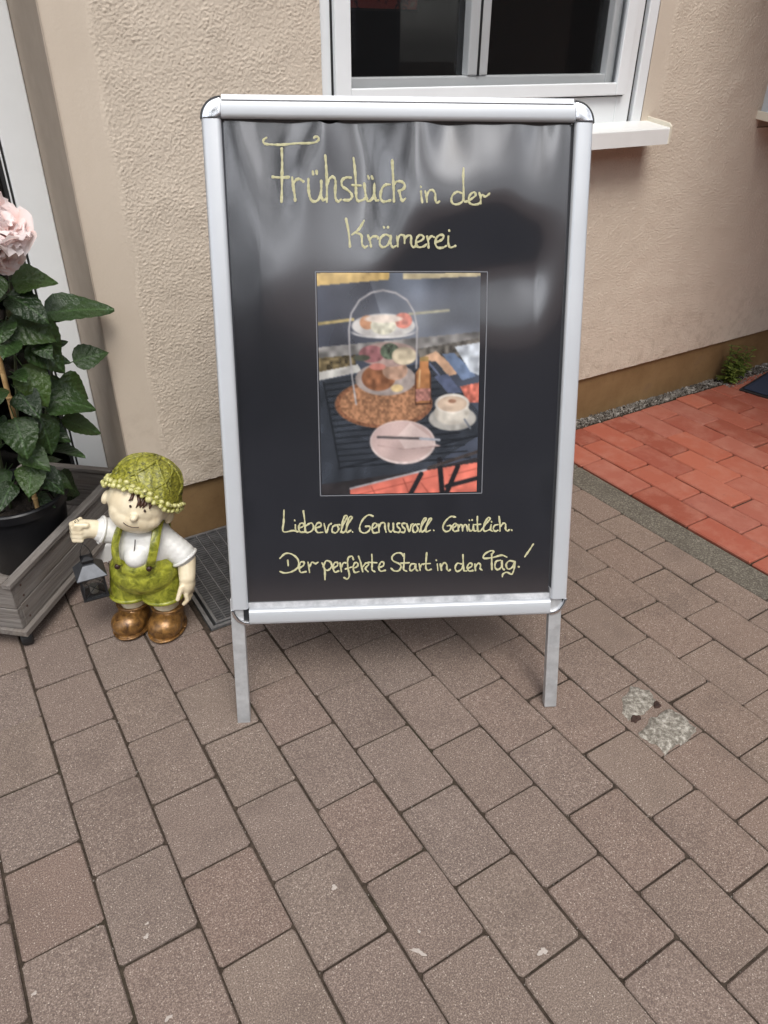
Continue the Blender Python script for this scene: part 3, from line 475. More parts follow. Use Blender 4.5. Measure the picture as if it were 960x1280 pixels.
def window(x0, x1, z0, z1):
    """frame, shutter rails, sill, fly screen and glazing; local origin on the wall plane"""
    w = empty('window'); w.parent = house
    P = MATS['white_pvc']
    # outer frame: jambs, head, bottom board
    f = MB(); f.box((x0+0.002, -0.006, z0+0.0), (x0+0.062, 0.075, z1)); f.box((x1-0.128, -0.006, z0), (x1-0.062, 0.075, z1))
    f.box((x0+0.062, -0.0055, z0), (x1-0.128, 0.075, z0+0.088)); f.box((x0+0.062, -0.0055, z1-0.08), (x1-0.128, 0.075, z1))
    f.build('outer_frame', P, w, bevel=0.003)
    MB().box((x1-0.061, 0.004, z0), (x1-0.047, 0.05, z1)).build('rail_slot', MATS['black_rubber'], w)
    MB().box((x1-0.046, -0.012, z0+0.001), (x1-0.001, 0.05, z1)).build('shutter_rail', P, w, bevel=0.004)
    gp = MB(); gp.box((x0+0.030, -0.0087, z0+0.0815), (x0+0.05, -0.0062, z1-0.03)); gp.box((x1-0.125, -0.0087, z0+0.0815), (x1-0.105, -0.0062, z1-0.03)); gp.box((x0+0.05, -0.0087, z0+0.0815), (x1-0.125, -0.0062, z0+0.10))
    gp.build('screen_gap', MATS['black_rubber'], w)
    # fly screen frame
    a, b, c, d = x0+0.034, x1-0.109, z0+0.086, z1-0.034; t = 0.047
    s = MB(); s.box((a, -0.026, c), (a+t, -0.009, d)); s.box((b-t, -0.026, c), (b, -0.009, d)); s.box((a+t, -0.0255, c), (b-t, -0.009, c+0.036)); s.box((a+t, -0.0255, d-0.04), (b-t, -0.009, d))
    s.build('screen_frame', P, w, bevel=0.0035, seg=3)
    MB().box((a+0.02, -0.0165, c+0.02), (b-0.02, -0.0155, d-0.02)).build('insect_screen', MATS['fly_mesh'], w)
    # casement behind it
    e = MB(); y0, y1 = 0.012, 0.07; i0, i1, k0, k1 = a+0.032, b-0.032, c+0.026, d-0.03; t2 = 0.034
    e.box((i0, y0, k0), (i0+t2, y1, k1)); e.box((i1-t2, y0, k0), (i1, y1, k1)); e.box((i0+t2, y0+0.001, k0), (i1-t2, y1, k0+t2)); e.box((i0+t2, y0+0.001, k1-t2), (i1-t2, y1, k1))
    xm = x0+(0.523 if x1-x0 > 0.8 else (x1-x0)*0.46)
    e.box((xm-0.036, y0-0.003, k0+t2), (xm+0.036, y1, k1-t2)); e.build('casement', P, w, bevel=0.004)
    MB().box((xm-0.004, y0-0.0045, k0+t2), (xm+0.004, y0-0.002, k1-t2)).build('casement_joint', MATS['black_rubber'], w)
    for (p0, p1) in ((i0+t2, xm-0.036), (xm+0.036, i1-t2)):
        MB().box((p0, 0.038, k0+t2), (p1, 0.044, k1-t2)).build('pane', MATS['glass'], w)
    # metal sill with end caps
    sl = MB(); sx0, sx1 = x0-0.02, x1+0.036
    prof = [(-0.005, z0+0.006), (-0.112, z0-0.008), (-0.1145, z0-0.012), (-0.1145, z0-0.058), (-0.110, z0-0.058), (-0.110, z0-0.016), (-0.005, z0-0.003)]
    sl.loft([[(sx0, y, z) for y, z in prof], [(sx1, y, z) for y, z in prof]]); sl.build('window_sill', MATS['white_sill'], w)
    for sx, sgn in ((sx0, -1), (sx1, 1)):
        cp = MB(); pr = [(-0.004, z0+0.020), (-0.106, z0+0.006), (-0.117, z0-0.004), (-0.117, z0-0.060), (-0.107, z0-0.060), (-0.105, z0-0.022), (-0.004, z0-0.010)]
        cp.loft([[(sx-0.004 if sgn > 0 else sx-0.004, y, z) for y, z in pr], [(sx+0.005, y, z) for y, z in pr]]); cp.build('sill_end_cap', MATS['cream_cap'], w, bevel=0.002)
    MB().box((x0, -0.004, z0-0.04), (x1, 0.3, z0-0.006)).build('sill_bed', MATS['reveal'], w)
window(WX0, WX1, WZ0, WZ1)
window(0.637, 1.148, WZ0, WZ1)
# dim rooms behind the panes
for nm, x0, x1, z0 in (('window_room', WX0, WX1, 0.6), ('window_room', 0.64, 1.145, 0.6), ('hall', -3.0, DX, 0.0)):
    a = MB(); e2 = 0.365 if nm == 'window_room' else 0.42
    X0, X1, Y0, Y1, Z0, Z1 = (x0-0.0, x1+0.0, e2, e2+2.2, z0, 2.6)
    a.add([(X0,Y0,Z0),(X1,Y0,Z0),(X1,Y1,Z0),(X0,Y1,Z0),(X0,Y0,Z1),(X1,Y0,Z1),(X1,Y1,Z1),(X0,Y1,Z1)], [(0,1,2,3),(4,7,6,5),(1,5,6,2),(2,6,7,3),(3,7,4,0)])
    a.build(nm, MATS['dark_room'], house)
# door in its recess
door = empty('door'); door.parent = house
DY = 0.345
fr = MB(); fr.box((DX-0.092, DY-0.012, 0.06), (DX-0.005, DY+0.07, 2.29)); fr.box((-3.015, DY-0.012, 0.06), (-2.93, DY+0.07, 2.29)); fr.box((-2.93, DY-0.011, 2.2), (DX-0.092, DY+0.07, 2.29))
fr.build('door_frame', MATS['white_pvc'], door, bevel=0.004)
MB().box((DX-0.098, DY-0.006, 0.08), (DX-0.0925, DY+0.05, 2.2)).build('gasket', MATS['black_rubber'], door)
MB().box((DX-0.102, DY-0.009, 0.08), (DX-0.0985, DY+0.05, 2.2)).build('glazing_bead', MATS['white_pvc'], door)
MB().box((DX-0.112, DY-0.004, 0.08), (DX-0.1025, DY+0.05, 2.2)).build('gasket', MATS['black_rubber'], door)
MB().box((-2.93, DY+0.010, 0.08), (DX-0.1125, DY+0.018, 2.2)).build('door_pane', MATS['glass'], door)
MB().box((-3.015, -0.005, -0.03), (DX-0.005, DY+0.08, 0.058)).build('threshold', MATS['white_sill'], door, bevel=0.006)
# picture hanging just behind the left pane
pic = tag(empty('window_picture', (-0.978, 0.13, 1.405)), 'small red and brown picture hanging behind the left window pane', 'picture')
MB().box((-0.122, 0.0, 0.0), (0.122, 0.008, 0.17)).build('picture_backing', mat_plain('picture_backing', (0.05, 0.03, 0.02), 0.6), pic)
m = Mat('picture_print'); n1 = m.noise(16, 4, 0.6); m.set(color=m.ramp(n1, [(0.0, (0.5, 0.05, 0.03)), (0.48, (0.62, 0.10, 0.07)), (0.54, (0.06, 0.03, 0.03)), (0.62, (0.5, 0.09, 0.06)), (0.75, (0.4, 0.22, 0.14))]), rough=0.6)
MB().box((-0.118, -0.003, 0.005), (0.118, -0.0005, 0.165)).build('picture_sheet', m.m, pic)
for x in (-0.09, 0.09): MB().tube([(x, 0.004, 0.168), (x, 0.004, 0.80)], 0.0008, 5).build('hanging_thread', MATS['iron'], pic)

# unseen porch added to shade the wall: boarded side screen and a flat canopy
porch_wood = mat_plain('dark_stained_wood', (0.060, 0.036, 0.022), 0.7, var=0.35, nscale=14, bump=0.001)
porch = empty('shade_porch'); porch.parent = house
for k in range(18):
    z = 0.05+k*0.125; MB().box((1.235, -2.4, z), (1.26, -0.02, z+0.1242)).build('board', porch_wood, porch, bevel=0.003)
for y in (-2.42, -1.2, -0.10): MB().box((1.262, y, 0.0), (1.34, y+0.08, 2.31)).build('post', porch_wood, porch, bevel=0.004)
can = MB(); can.loft([[(x, -0.016, 2.34), (x, -2.45, 2.315), (x, -2.45, 2.38), (x, -0.016, 2.44)] for x in (0.22, 1.36)])
can.build('shade_canopy', porch_wood, porch)

# ------------------------------------------------------------------ light-well grate
gr = tag(empty('light_well_grate', (GX0, -GB, 0)), 'fine-meshed galvanised steel grate over the light well behind the sign', 'grate')
W_, D_ = GX1-GX0, GB-0.006
f = MB(); t = 0.016
f.box((0.002, 0.0, -0.028), (W_, 0.010, 0.002)); f.box((0.002, D_-0.010, -0.028), (W_, D_, 0.002)); f.box((0.002, 0.010, -0.028), (0.012, D_-0.010, 0.002)); f.box((W_-0.01, 0.010, -0.028), (W_, D_-0.010, 0.002))
f.build('grate_frame', MATS['grate'], gr)
f2 = MB(); f2.box((0.020, 0.014, -0.024), (0.028, D_-0.014, 0.0045)); f2.box((0.028, 0.014, -0.024), (W_-0.02, 0.022, 0.0045)); f2.build('mesh_frame', MATS['grate'], gr, bevel=0.001)
b = MB()
y = 0.030
while y < D_-0.014: b.box((0.028, y, -0.022), (W_-0.012, y+0.0022, 0.001)); y += 0.0112
tag(b.build('bearing_bars', MATS['grate'], gr), kind='stuff')
b = MB(); x = 0.05
while x < W_-0.02: b.box((x, 0.022, -0.006), (x+0.0028, D_-0.012, 0.0026)); x += 0.0335
tag(b.build('cross_rods', MATS['grate'], gr), kind='stuff')
s = MB(); s.add([(GX0,-GB,-0.008),(GX1,-GB,-0.008),(GX1,0.0,-0.008),(GX0,0.0,-0.008),(GX0,-GB,-0.029),(GX1,-GB,-0.029),(GX1,0.0,-0.029),(GX0,0.0,-0.029)], [(4,5,6,7),(0,1,5,4),(1,2,6,5),(2,3,7,6),(3,0,4,7)])
tag(s.build('light_well', MATS['dark_room']), kind='structure')

# ------------------------------------------------------------------ repaired hole in the paving
rp = tag(empty('mortar_patch', (-1.097, -1.281, 0)), 'crumbling whitish mortar patch with rusty stubs in the paving', 'mortar patch')
def crumb(outline, z0, z1, seed):
    r = random.Random(seed); mb = MB(); n = 40; rings = []
    for fr_, z in ((1.0, z0), (0.95, (z0+z1)/2), (0.8, z1), (0.5, z1+0.001), (0.2, z1+0.0005)):
        ring = []
        for k in range(n):
            t = 2*math.pi*k/n; i = k*len(outline)/n; j = int(i); u = i-j
            p = Vector(outline[j]).lerp(Vector(outline[(j+1) % len(outline)]), u)
            c = Vector(np.mean(outline, axis=0)); p = c+(p-c)*fr_*(1+0.07*math.sin(3*t+seed)+0.05*math.sin(7*t+2*seed)+r.uniform(-0.06, 0.06)*(fr_ > 0.3))
            ring.append((p.x, p.y, z+r.uniform(-0.0012, 0.0012)*(fr_ < 0.97)))
        rings.append(ring)
    return mb.loft(rings)
crumb([(0.074, 0.060), (0.066, 0.024), (0.02, 0.012), (-0.03, 0.006), (-0.064, 0.012), (-0.048, 0.045), (-0.020, 0.080), (0.035, 0.094)], -0.02, 0.0008, 3).build('mortar', MATS['mortar'], rp, smooth=True)
crumb([(0.070, -0.010), (0.082, -0.088), (0.03, -0.098), (-0.066, -0.104), (-0.072, -0.020), (0.0, 0.006)], -0.02, 0.0022, 2).build('mortar', MATS['mortar'], rp, smooth=True)
MB().box((-0.0705, -0.0945, -0.03), (0.0705, 0.0935, -0.0022)).build('worn_stone', MATS['paver'], rp, bevel=0.002)
for (x, y, a_) in ((-0.036, 0.010, 0.4), (0.040, 0.014, 1.1)):
    st = crumb([(x+0.0125*math.cos(t)*(1+0.35*math.sin(2*t+a_*5)), y+0.0095*math.sin(t)*(1+0.3*math.cos(3*t+a_*3))) for t in [k*0.785 for k in range(8)]], -0.006, 0.0038, 5+int(a_*10)); st.build('rusty_stub', MATS['rust'], rp)
# pale splashes on single pavers
def ground_pt(x, y): return (x, y)
for (x, y, s, a_, el_) in ((-1.860, -1.443, 0.0062, -0.9, 2.3), (-1.677, -1.555, 0.0085, 0.2, 1.2), (-1.929, -1.265, 0.0055, -0.7, 1.5), (-2.253, -1.172, 0.005, 2.0, 1.2), (-2.437, -1.167, 0.004, 0.9, 1.4), (-2.261, -1.318, 0.005, 0.0, 1.4), (-1.84, -1.415, 0.003, 0.4, 1.3), (-2.245, -1.150, 0.003, 0.4, 1.3)):
    r = random.Random(int(s*1e5)+int(x*100)); n = 30; mb = MB(); ring = []; f1, f2, f3 = (r.uniform(0, 6) for _ in range(3))
    for k in range(n):
        t = 2*math.pi*k/n; q = s*(1+0.30*math.sin(2*t+f1)+0.22*math.sin(3*t+f2)+0.12*math.sin(7*t+f3)); px, py = q*el_*math.cos(t), q*math.sin(t)
        ring.append((px*math.cos(a_)-py*math.sin(a_), px*math.sin(a_)+py*math.cos(a_), 0))
    ring = [(p[0]*0.75, p[1]*0.75, 0) for p in ring]; mb.loft([ring, [(p[0]*0.8, p[1]*0.8, 0.0006) for p in ring]])
    o = mb.build('splash_mark', MATS['splash'], pavement); o.location = (x, y, 0.0018)

# grit and crumbs lying along the paving joints
sp = []; rg = random.Random(77)
for _ in range(420):
    k = rg.randrange(-2, 13); xx = -2.3075+PW*k+rg.gauss(0, 0.0022); bb = rg.uniform(0.5, 2.0)
    if rg.random() < 0.35:
        ph = (0.632 if k % 2 == 0 else 0.536)-0.0013*(k-2); bb = ph+PL*rg.randrange(0, 8)+rg.gauss(0, 0.002); xx = -2.3075+PW*(k+rg.random())
    if xx > -0.49: continue
    sp.append((xx, -bb, rg.uniform(-0.003, 0.0006), rg.choice((0.0009, 0.0012, 0.0016, 0.0022))))
for _ in range(60): sp.append((rg.uniform(-2.4, -0.6), -rg.uniform(0.5, 1.9), 0.0012, rg.choice((0.0008, 0.001, 0.0014))))
tag(pebbles('grit', sp, 6).build('joint_grit', MATS['gravel'], pavement), kind='stuff')

# ================================================================== folding sign (A-board)
BO = Vector((-1.9161, -0.8041, 0.0)); BD = Vector((0.8876, -0.4606, 0.0)).normalized(); BU = Vector((0.1423, 0.2743, 0.9511)).normalized()
BN = BD.cross(BU).normalized()
if BN.y > 0: BN = -BN
PHI = 0.0085
def BP(s, t, n=0.0):          # sign coordinates, squared to the slightly skewed frame
    u = s+PHI*(t-0.77); v = t-PHI*(s-0.37); return BO+BD*u+BU*v+BN*n
def BQ(u, v, n=0.0): return BO+BD*u+BU*v+BN*n
sign = tag(empty('pavement_sign', BO+BD*0.36), 'black hand-lettered folding pavement sign in a silver aluminium frame', 'sign')
bpy.context.view_layer.update()
SI = sign.matrix_world.inverted()
def bpart(mb, name, mat, parent=None, smooth=False, bevel=0.0, seg=2):
    mb.v = [tuple(SI @ Vector(p)) for p in mb.v]; return mb.build(name, mat, parent or sign, smooth, bevel, seg)
S0, S1, T0, T1, FW = -0.0047, 0.7503, 0.2395, 1.3008, 0.0365
def profile(mb, pa, pb, inner):
    """snap-frame profile from pa to pb; inner = unit direction (s,t) towards the poster"""
    cs = [(0.0, -0.016), (0.0, 0.005), (0.0012, 0.0085), (0.0040, 0.0112), (0.0085, 0.0122), (0.0290, 0.0128), (0.0335, 0.0112), (FW, 0.0065), (FW, 0.0035), (0.030, -0.002), (0.030, -0.016)]
    ra = [BP(pa[0]+inner[0]*c, pa[1]+inner[1]*c, n) for c, n in cs]; rb = [BP(pb[0]+inner[0]*c, pb[1]+inner[1]*c, n) for c, n in cs]
    return mb.loft([ra, rb])
cw = 0.038
for pa, pb, inn in (((S0, T0+cw), (S0, T1-cw), (1, 0)), ((S1, T0+cw), (S1, T1-cw), (-1, 0)), ((S0+cw, T1), (S1-cw, T1), (0, -1)), ((S0+cw, T0), (S1-cw, T0), (0, 1))):
    autosmooth(bpart(profile(MB(), pa, pb, inn), 'frame_profile', MATS['alu']), 50)
# thin loose cover strip standing proud on the top profile
mb = MB(); cs = [(-0.004, 0.002), (-0.004, 0.010), (0.006, 0.0145), (0.006, 0.002)]
mb.loft([[BP(S0+cw+0.002, T1-c, n) for c, n in cs], [BP(S1-cw-0.004, T1-c, n) for c, n in cs]]); bpart(mb, 'cover_strip', MATS['alu'])
# corners: chrome cap in a dark edging at the top, open black sockets with a chrome rim at the bottom
def corner(cx_, ct, a0, top):
    N = 10; arc = [a0+math.pi/2*k/N for k in range(N+1)]
    def fan(r, n0, n1, rin=0.0):
        mb = MB(); lo, hi = [], []
        for n, L_ in ((n0, lo), (n1, hi)):
            L_ += [BP(cx_+r*math.cos(a), ct+r*math.sin(a), n) for a in arc]
            L_ += [BP(cx_+rin*math.cos(a), ct+rin*math.sin(a), n) for a in reversed(arc)] if rin else [BP(cx_, ct, n)]
        return mb.loft([lo, hi])
    if top:
        bpart(fan(cw+0.002, -0.017, 0.0085, cw-0.008), 'corner_edging', MATS['black_plastic'])
        autosmooth(bpart(fan(cw-0.0025, -0.010, 0.0135), 'corner_cap', MATS['chrome'], bevel=0.002), 40)
    else:
        bpart(fan(cw-0.006, -0.014, 0.004), 'corner_socket', MATS['black_plastic'])
        autosmooth(bpart(fan(cw+0.001, -0.016, 0.0115, cw-0.007), 'corner_rim', MATS['chrome'], bevel=0.0015), 40)
corner(S0+cw, T1-cw, math.pi/2, True); corner(S1-cw, T1-cw, 0, True); corner(S0+cw, T0+cw, math.pi, False); corner(S1-cw, T0+cw, 1.5*math.pi, False)
# poster film with its ripples
PA, PB_, QA, QB = S0+0.026, S1-0.026, T0+0.044, T1-0.026
def ripple(s, t):
    u = (s-PA)/(PB_-PA); v = (t-QA)/(QB-QA)
    e = np.clip((v-0.42)/0.5, 0, 1)**1.2
    edge = np.clip(np.minimum(u, 1-u)/0.10, 0, 1)*np.clip(v/0.08, 0, 1)
    G = lambda cu, cv, wu, wv: np.exp(-((u-cu)/wu)**2-((v-cv)/wv)**2)
    r = 0.0014*np.sin(2*np.pi*(1.9*u+0.25*v)+0.4)*e + 0.0008*np.sin(2*np.pi*(3.6*u-0.9*v)+1.1)*e
    r += 0.0060*G(0.66, 0.86, 0.13, 0.10) - 0.0035*G(0.42, 0.90, 0.06, 0.13) + 0.0030*G(0.22, 0.93, 0.05, 0.10) + 0.0028*G(0.88, 0.80, 0.08, 0.12)
    r += -0.0068*G(0.82, 0.72, 0.15, 0.10) - 0.0028*G(0.52, 0.66, 0.14, 0.07) + 0.0022*G(0.10, 0.75, 0.10, 0.20)
    r += 0.0011*np.sin(2*np.pi*7.3*u+1.0)*np.exp(-((1-v)/0.07)**2) + 0.0016*np.sin(2*np.pi*4.2*u+0.3)*np.exp(-((1-v)/0.14)**2)
    return -0.0048+r*edge*1.55
NS, NT = 150, 210
ss_ = np.linspace(PA, PB_, NS); tt_ = np.linspace(QA, QB, NT)
S_, T_ = np.meshgrid(ss_, tt_); Nn = ripple(S_, T_)
# crumpled upper edge pulling out of the frame: the film's top edge dips in a few scallops
dip = 0.016*np.exp(-((ss_-0.235)/0.030)**2)+0.010*np.exp(-((ss_-0.10)/0.05)**2)+0.006*np.exp(-((ss_-0.40)/0.06)**2)
T2 = T_-dip[None, :]*np.clip((T_-(QB-0.12))/0.12, 0, 1)
mb = MB(); vs = [BP(S_[j, i], T2[j, i], Nn[j, i]) for j in range(NT) for i in range(NS)]
mb.add(vs, [(j*NS+i, j*NS+i+1, (j+1)*NS+i+1, (j+1)*NS+i) for j in range(NT-1) for i in range(NS-1)])
poster = bpart(mb, 'poster', MATS['poster'], smooth=True)
mb = MB(); fl = lambda n: [BP(PA-0.004, QA-0.02, n), BP(PB_+0.004, QA-0.02, n), BP(PB_+0.004, QB+0.008, n), BP(PA-0.004, QB+0.008, n)]
bpart(mb.loft([fl(-0.0215), fl(-0.0190)]), 'backing_panel', MATS['black_plastic'])
# bright clear ledge the film rests on
mb = MB(); q = lambda n: [BP(S0+0.028, T0+0.0335, n), BP(S1-0.028, T0+0.0335, n), BP(S1-0.028, T0+0.0475, n), BP(S0+0.028, T0+0.0475, n)]
m = Mat('clear_edge_strip'); n1 = m.noise(26, 5, 0.7); m.set(color=m.ramp(n1, [(0.3, (0.30, 0.31, 0.33)), (0.7, (0.62, 0.63, 0.65))]), rough=0.3); m.bump(n1, 0.6, 0.002)
bpart(mb.loft([q(-0.010), q(0.0005)]), 'film_ledge', m.m)

# inverse of BP for points given on the plain sign plane
def inv(u, v):
    s, t = u, v
    for _ in range(4): s, t = u-PHI*(t-0.77), v+PHI*(s-0.37)
    return s, t
def catmull(p, k=6):
    if len(p) < 3: return [Vector(a) for a in p]
    P = [Vector(p[0])*2-Vector(p[1])]+[Vector(a) for a in p]+[Vector(p[-1])*2-Vector(p[-2])]; out = []
    for i in range(1, len(P)-2):
        a, b, c, d = P[i-1:i+3]
        for j in range(k):
            t = j/k; out.append(0.5*((2*b)+(c-a)*t+(2*a-5*b+4*c-d)*t*t+(3*b-a-3*c+d)*t**3))
    out.append(P[-2]); return out
def ribbon(mb, pts, w, rr, lift):
    pts = catmull([Vector((x, y)) for x, y in pts]); n = len(pts); L_, R_ = [], []
    q1, q2 = rr.uniform(0, 6), rr.uniform(0, 6); wf = [1+0.20*math.sin(0.55*i+q1)+0.12*math.sin(1.7*i+q2)+0.10*rr.uniform(-1, 1) for i in range(n)]
    for i in range(n):
        t = pts[min(i+1, n-1)]-pts[max(i-1, 0)]
        if t.length < 1e-7: t = Vector((0, 1))
        t.normalize(); o = Vector((-t.y, t.x)); hw = w/2*wf[i]
        L_.append(pts[i]+o*hw); R_.append(pts[i]-o*hw)
    t0 = (pts[0]-pts[1]).normalized(); t1 = (pts[-1]-pts[-2]).normalized()
    rows = [(pts[0]+t0*w*0.45+(L_[0]-pts[0])*0.5, pts[0]+t0*w*0.45+(R_[0]-pts[0])*0.5)]+list(zip(L_, R_))+[(pts[-1]+t1*w*0.45+(L_[-1]-pts[-1])*0.5, pts[-1]+t1*w*0.45+(R_[-1]-pts[-1])*0.5)]
    vs = []
    for a, b in rows:
        for p in (a, (a+b)/2, b):
            s, t = inv(p.x, p.y); vs.append(BP(s, t, float(ripple(s, t))+lift+(0.00025 if p is not a and p is not b else 0)))
    m = len(rows)
    fs = [(i*3+k, i*3+k+1, i*3+k+4, i*3+k+3) for i in range(m-1) for k in (0, 1)]
    mb.add(vs, fs)
rr = random.Random(5)
for wdt, strokes in WORDS:
    mb = MB()
    for i, st in enumerate(strokes): ribbon(mb, st, wdt*0.88, rr, 0.0007+0.00006*i)
    bpart(mb, 'lettering', MATS['chalk'], poster)

# laminated breakfast photograph stuck on the film: printed picture held in a colour attribute on a fine sheet
GW, GH = 215, 280
ph = np.zeros((GH, GW, 3))
XX, YY = np.meshgrid(62+(np.arange(GW)+0.5)/GW*783, 80+(np.arange(GH)+0.5)/GH*1058)
pr = np.random.default_rng(3)
def nz_(s, seed=0):
    r = np.random.default_rng(seed); a = r.random((int(GH/s)+3, int(GW/s)+3)); y = np.arange(GH)/s; x = np.arange(GW)/s
    y0, x0 = y.astype(int), x.astype(int); fy, fx = (y-y0)[:, None], (x-x0)[None, :]
    fy, fx = fy*fy*(3-2*fy), fx*fx*(3-2*fx)
    return (a[y0][:, x0]*(1-fy)*(1-fx)+a[y0+1][:, x0]*fy*(1-fx)+a[y0][:, x0+1]*(1-fy)*fx+a[y0+1][:, x0+1]*fy*fx)
def lay(mask, col, var=0.12, s=6, seed=0):
    c = np.array(col)/255.0; n = 1+var*(nz_(s, seed)-0.5)*2+0.06*(pr.random((GH, GW))-0.5)
    mk = np.clip(mask, 0, 1)[..., None]; ph[:] = ph*(1-mk)+(c[None, None]*n[..., None])*mk
def ell(cx, cy, rx, ry, rot=0.0):
    c, s = math.cos(rot), math.sin(rot); dx, dy = XX-cx, YY-cy
    d = np.sqrt(((dx*c+dy*s)/rx)**2+((-dx*s+dy*c)/ry)**2); return np.clip((1-d)*min(rx, ry)/4+0.5, 0, 1)
def poly(pts):
    ins = np.zeros(XX.shape, bool); n = len(pts)
    for i in range(n):
        (x0, y0), (x1, y1) = pts[i], pts[(i+1) % n]
        if y0 == y1: continue
        cnd = ((y0 > YY) != (y1 > YY)) & (XX < (x1-x0)*(YY-y0)/(y1-y0)+x0); ins ^= cnd
    return ins.astype(float)
def line(pts, w):
    m = np.zeros(XX.shape)
    for (x0, y0), (x1, y1) in zip(pts[:-1], pts[1:]):
        dx, dy = x1-x0, y1-y0; t = np.clip(((XX-x0)*dx+(YY-y0)*dy)/(dx*dx+dy*dy), 0, 1)
        m = np.maximum(m, np.clip((w/2-np.hypot(XX-x0-t*dx, YY-y0-t*dy))/3+0.5, 0, 1))
    return m
lay(np.ones((GH, GW)), (58, 64, 78), 0.25, 30, 1)
lay(poly([(300, 80), (850, 80), (850, 420), (430, 470)]), (88, 95, 108), 0.3, 26, 2)
lay(poly([(60, 82), (405, 80), (402, 112), (60, 140)]), (196, 160, 88)); lay(poly([(470, 84), (850, 80), (850, 96), (470, 112)]), (186, 170, 130))
lay(poly([(60, 420), (850, 350), (850, 400), (60, 470)]), (120, 118, 116), 0.4, 9, 31); lay(line([(62, 312), (230, 292)], 14), (172, 150, 88)); lay(line([(500, 268), (690, 252)], 12), (150, 145, 115))
lay(poly([(60, 470), (240, 455), (240, 520), (60, 545)]), (98, 84, 56), 0.5, 4, 3); lay(poly([(60, 535), (250, 500), (270, 535), (60, 575)]), (186, 184, 178), 0.2, 8, 4)
lay(poly([(540, 430), (850, 380), (850, 470), (560, 520)]), (84, 80, 74), 0.5, 5, 5)
lay(poly([(560, 470), (630, 440), (750, 545), (690, 560), (620, 492)]), (196, 150, 116)); lay(poly([(660, 455), (720, 450), (830, 560), (760, 580)]), (96, 116, 150)); lay(poly([(720, 420), (850, 400), (850, 560), (800, 540)]), (178, 186, 196), 0.25, 7, 6)
lay(poly([(60, 575), (630, 488), (850, 740), (850, 850), (580, 1020), (60, 1090)]), (48, 53, 62), 0.15, 12, 7)
for k in range(15):
    y = 595+k*29; lay(line([(90+k*5, y), (610+k*14, y-70+k*2)], 6), (24, 27, 32))
lay(line([(85, 585), (155, 1005)], 8), (26, 29, 34)); lay(line([(150, 1005), (850, 850)], 9), (28, 31, 37)); lay(line([(600, 500), (720, 640)], 9), (90, 100, 128))
lay(poly([(620, 560), (690, 550), (760, 640), (690, 640)]), (78, 88, 118)); lay(poly([(750, 610), (850, 590), (850, 690), (790, 690)]), (214, 104, 84), 0.3, 4, 8)
lay(poly([(60, 1085), (580, 1020), (850, 960), (850, 1140), (60, 1140)]), (46, 42, 44))
lay(poly([(205, 1112), (585, 1022), (850, 985), (850, 1140), (205, 1140)]), (226, 104, 84), 0.14, 9, 9)
for p in (([(205, 1108), (585, 1020)], 9, (170, 170, 176)), ([(310, 1100), (330, 1140)], 4, (150, 60, 48)), ([(470, 1062), (500, 1140)], 4, (150, 60, 48)), ([(240, 1140), (640, 1050)], 4, (160, 66, 52)), ([(560, 1085), (600, 1140)], 4, (150, 60, 48)), ([(700, 1050), (850, 1015)], 4, (160, 66, 52)),
          ([(652, 970), (668, 1140)], 26, (30, 28, 32)), ([(560, 1040), (508, 1140)], 24, (32, 30, 34)), ([(745, 1005), (690, 1140)], 24, (30, 28, 32)), ([(690, 1105), (850, 1065)], 22, (34, 32, 36)), ([(600, 1010), (850, 930)], 16, (60, 52, 50))): lay(line(p[0], p[1]), p[2])
lay(ell(376, 690, 238, 118), (158, 106, 72), 0.30, 2.6, 10); lay(ell(376, 690, 238, 118)-ell(376, 690, 216, 102), (130, 80, 54), 0.32, 2.4, 11)
lay(ell(385, 572, 148, 78), (152, 138, 132)); lay(ell(350, 565, 82, 62), (136, 82, 52), 0.3, 6, 12); lay(ell(430, 530, 62, 46), (172, 132, 108), 0.25, 6, 13); lay(ell(440, 615, 30, 18), (208, 178, 120))
lay(ell(400, 455, 140, 58), (158, 130, 122)); lay(ell(318, 452, 62, 40), (146, 88, 92), 0.3, 5, 14); lay(ell(405, 440, 46, 38), (74, 88, 70), 0.4, 4, 15); lay(ell(475, 462, 60, 42), (188, 172, 142), 0.2, 6, 16); lay(ell(270, 470, 40, 14), (70, 74, 60)); lay(ell(345, 512, 40, 16), (178, 104, 92))
lay(ell(376, 322, 152, 56), (190, 186, 182)); lay(ell(470, 298, 44, 36), (206, 106, 84), 0.25, 4, 17); lay(ell(298, 306, 36, 32), (194, 128, 84)); lay(ell(375, 322, 62, 40), (196, 192, 168), 0.2, 5, 18); lay(ell(376, 290, 90, 18), (214, 196, 180))
arch = [(240, 690), (222, 560), (212, 430), (210, 340), (222, 265), (262, 205), (320, 170), (375, 160), (435, 172), (490, 205), (524, 260), (538, 330), (536, 420), (534, 520)]
lay(line(arch, 8), (168, 164, 166)); lay(ell(376, 350, 152, 30)-ell(376, 344, 148, 28), (206, 202, 200))
lay(poly([(530, 545), (550, 515), (552, 470), (592, 470), (594, 515), (602, 545), (604, 690), (530, 695)]), (178, 112, 62), 0.12, 6, 19); lay(line([(531, 550), (531, 692)], 7), (84, 48, 30)); lay(line([(603, 550), (604, 688)], 7), (84, 48, 30)); lay(line([(552, 530), (548, 610)], 7), (222, 176, 120)); lay(line([(530, 694), (604, 690)], 7), (70, 42, 30)); lay(poly([(530, 620), (603, 615), (603, 675), (530, 680)]), (176, 112, 100), 0.3, 3, 20); lay(poly([(550, 468), (594, 466), (594, 488), (550, 490)]), (150, 118, 66))
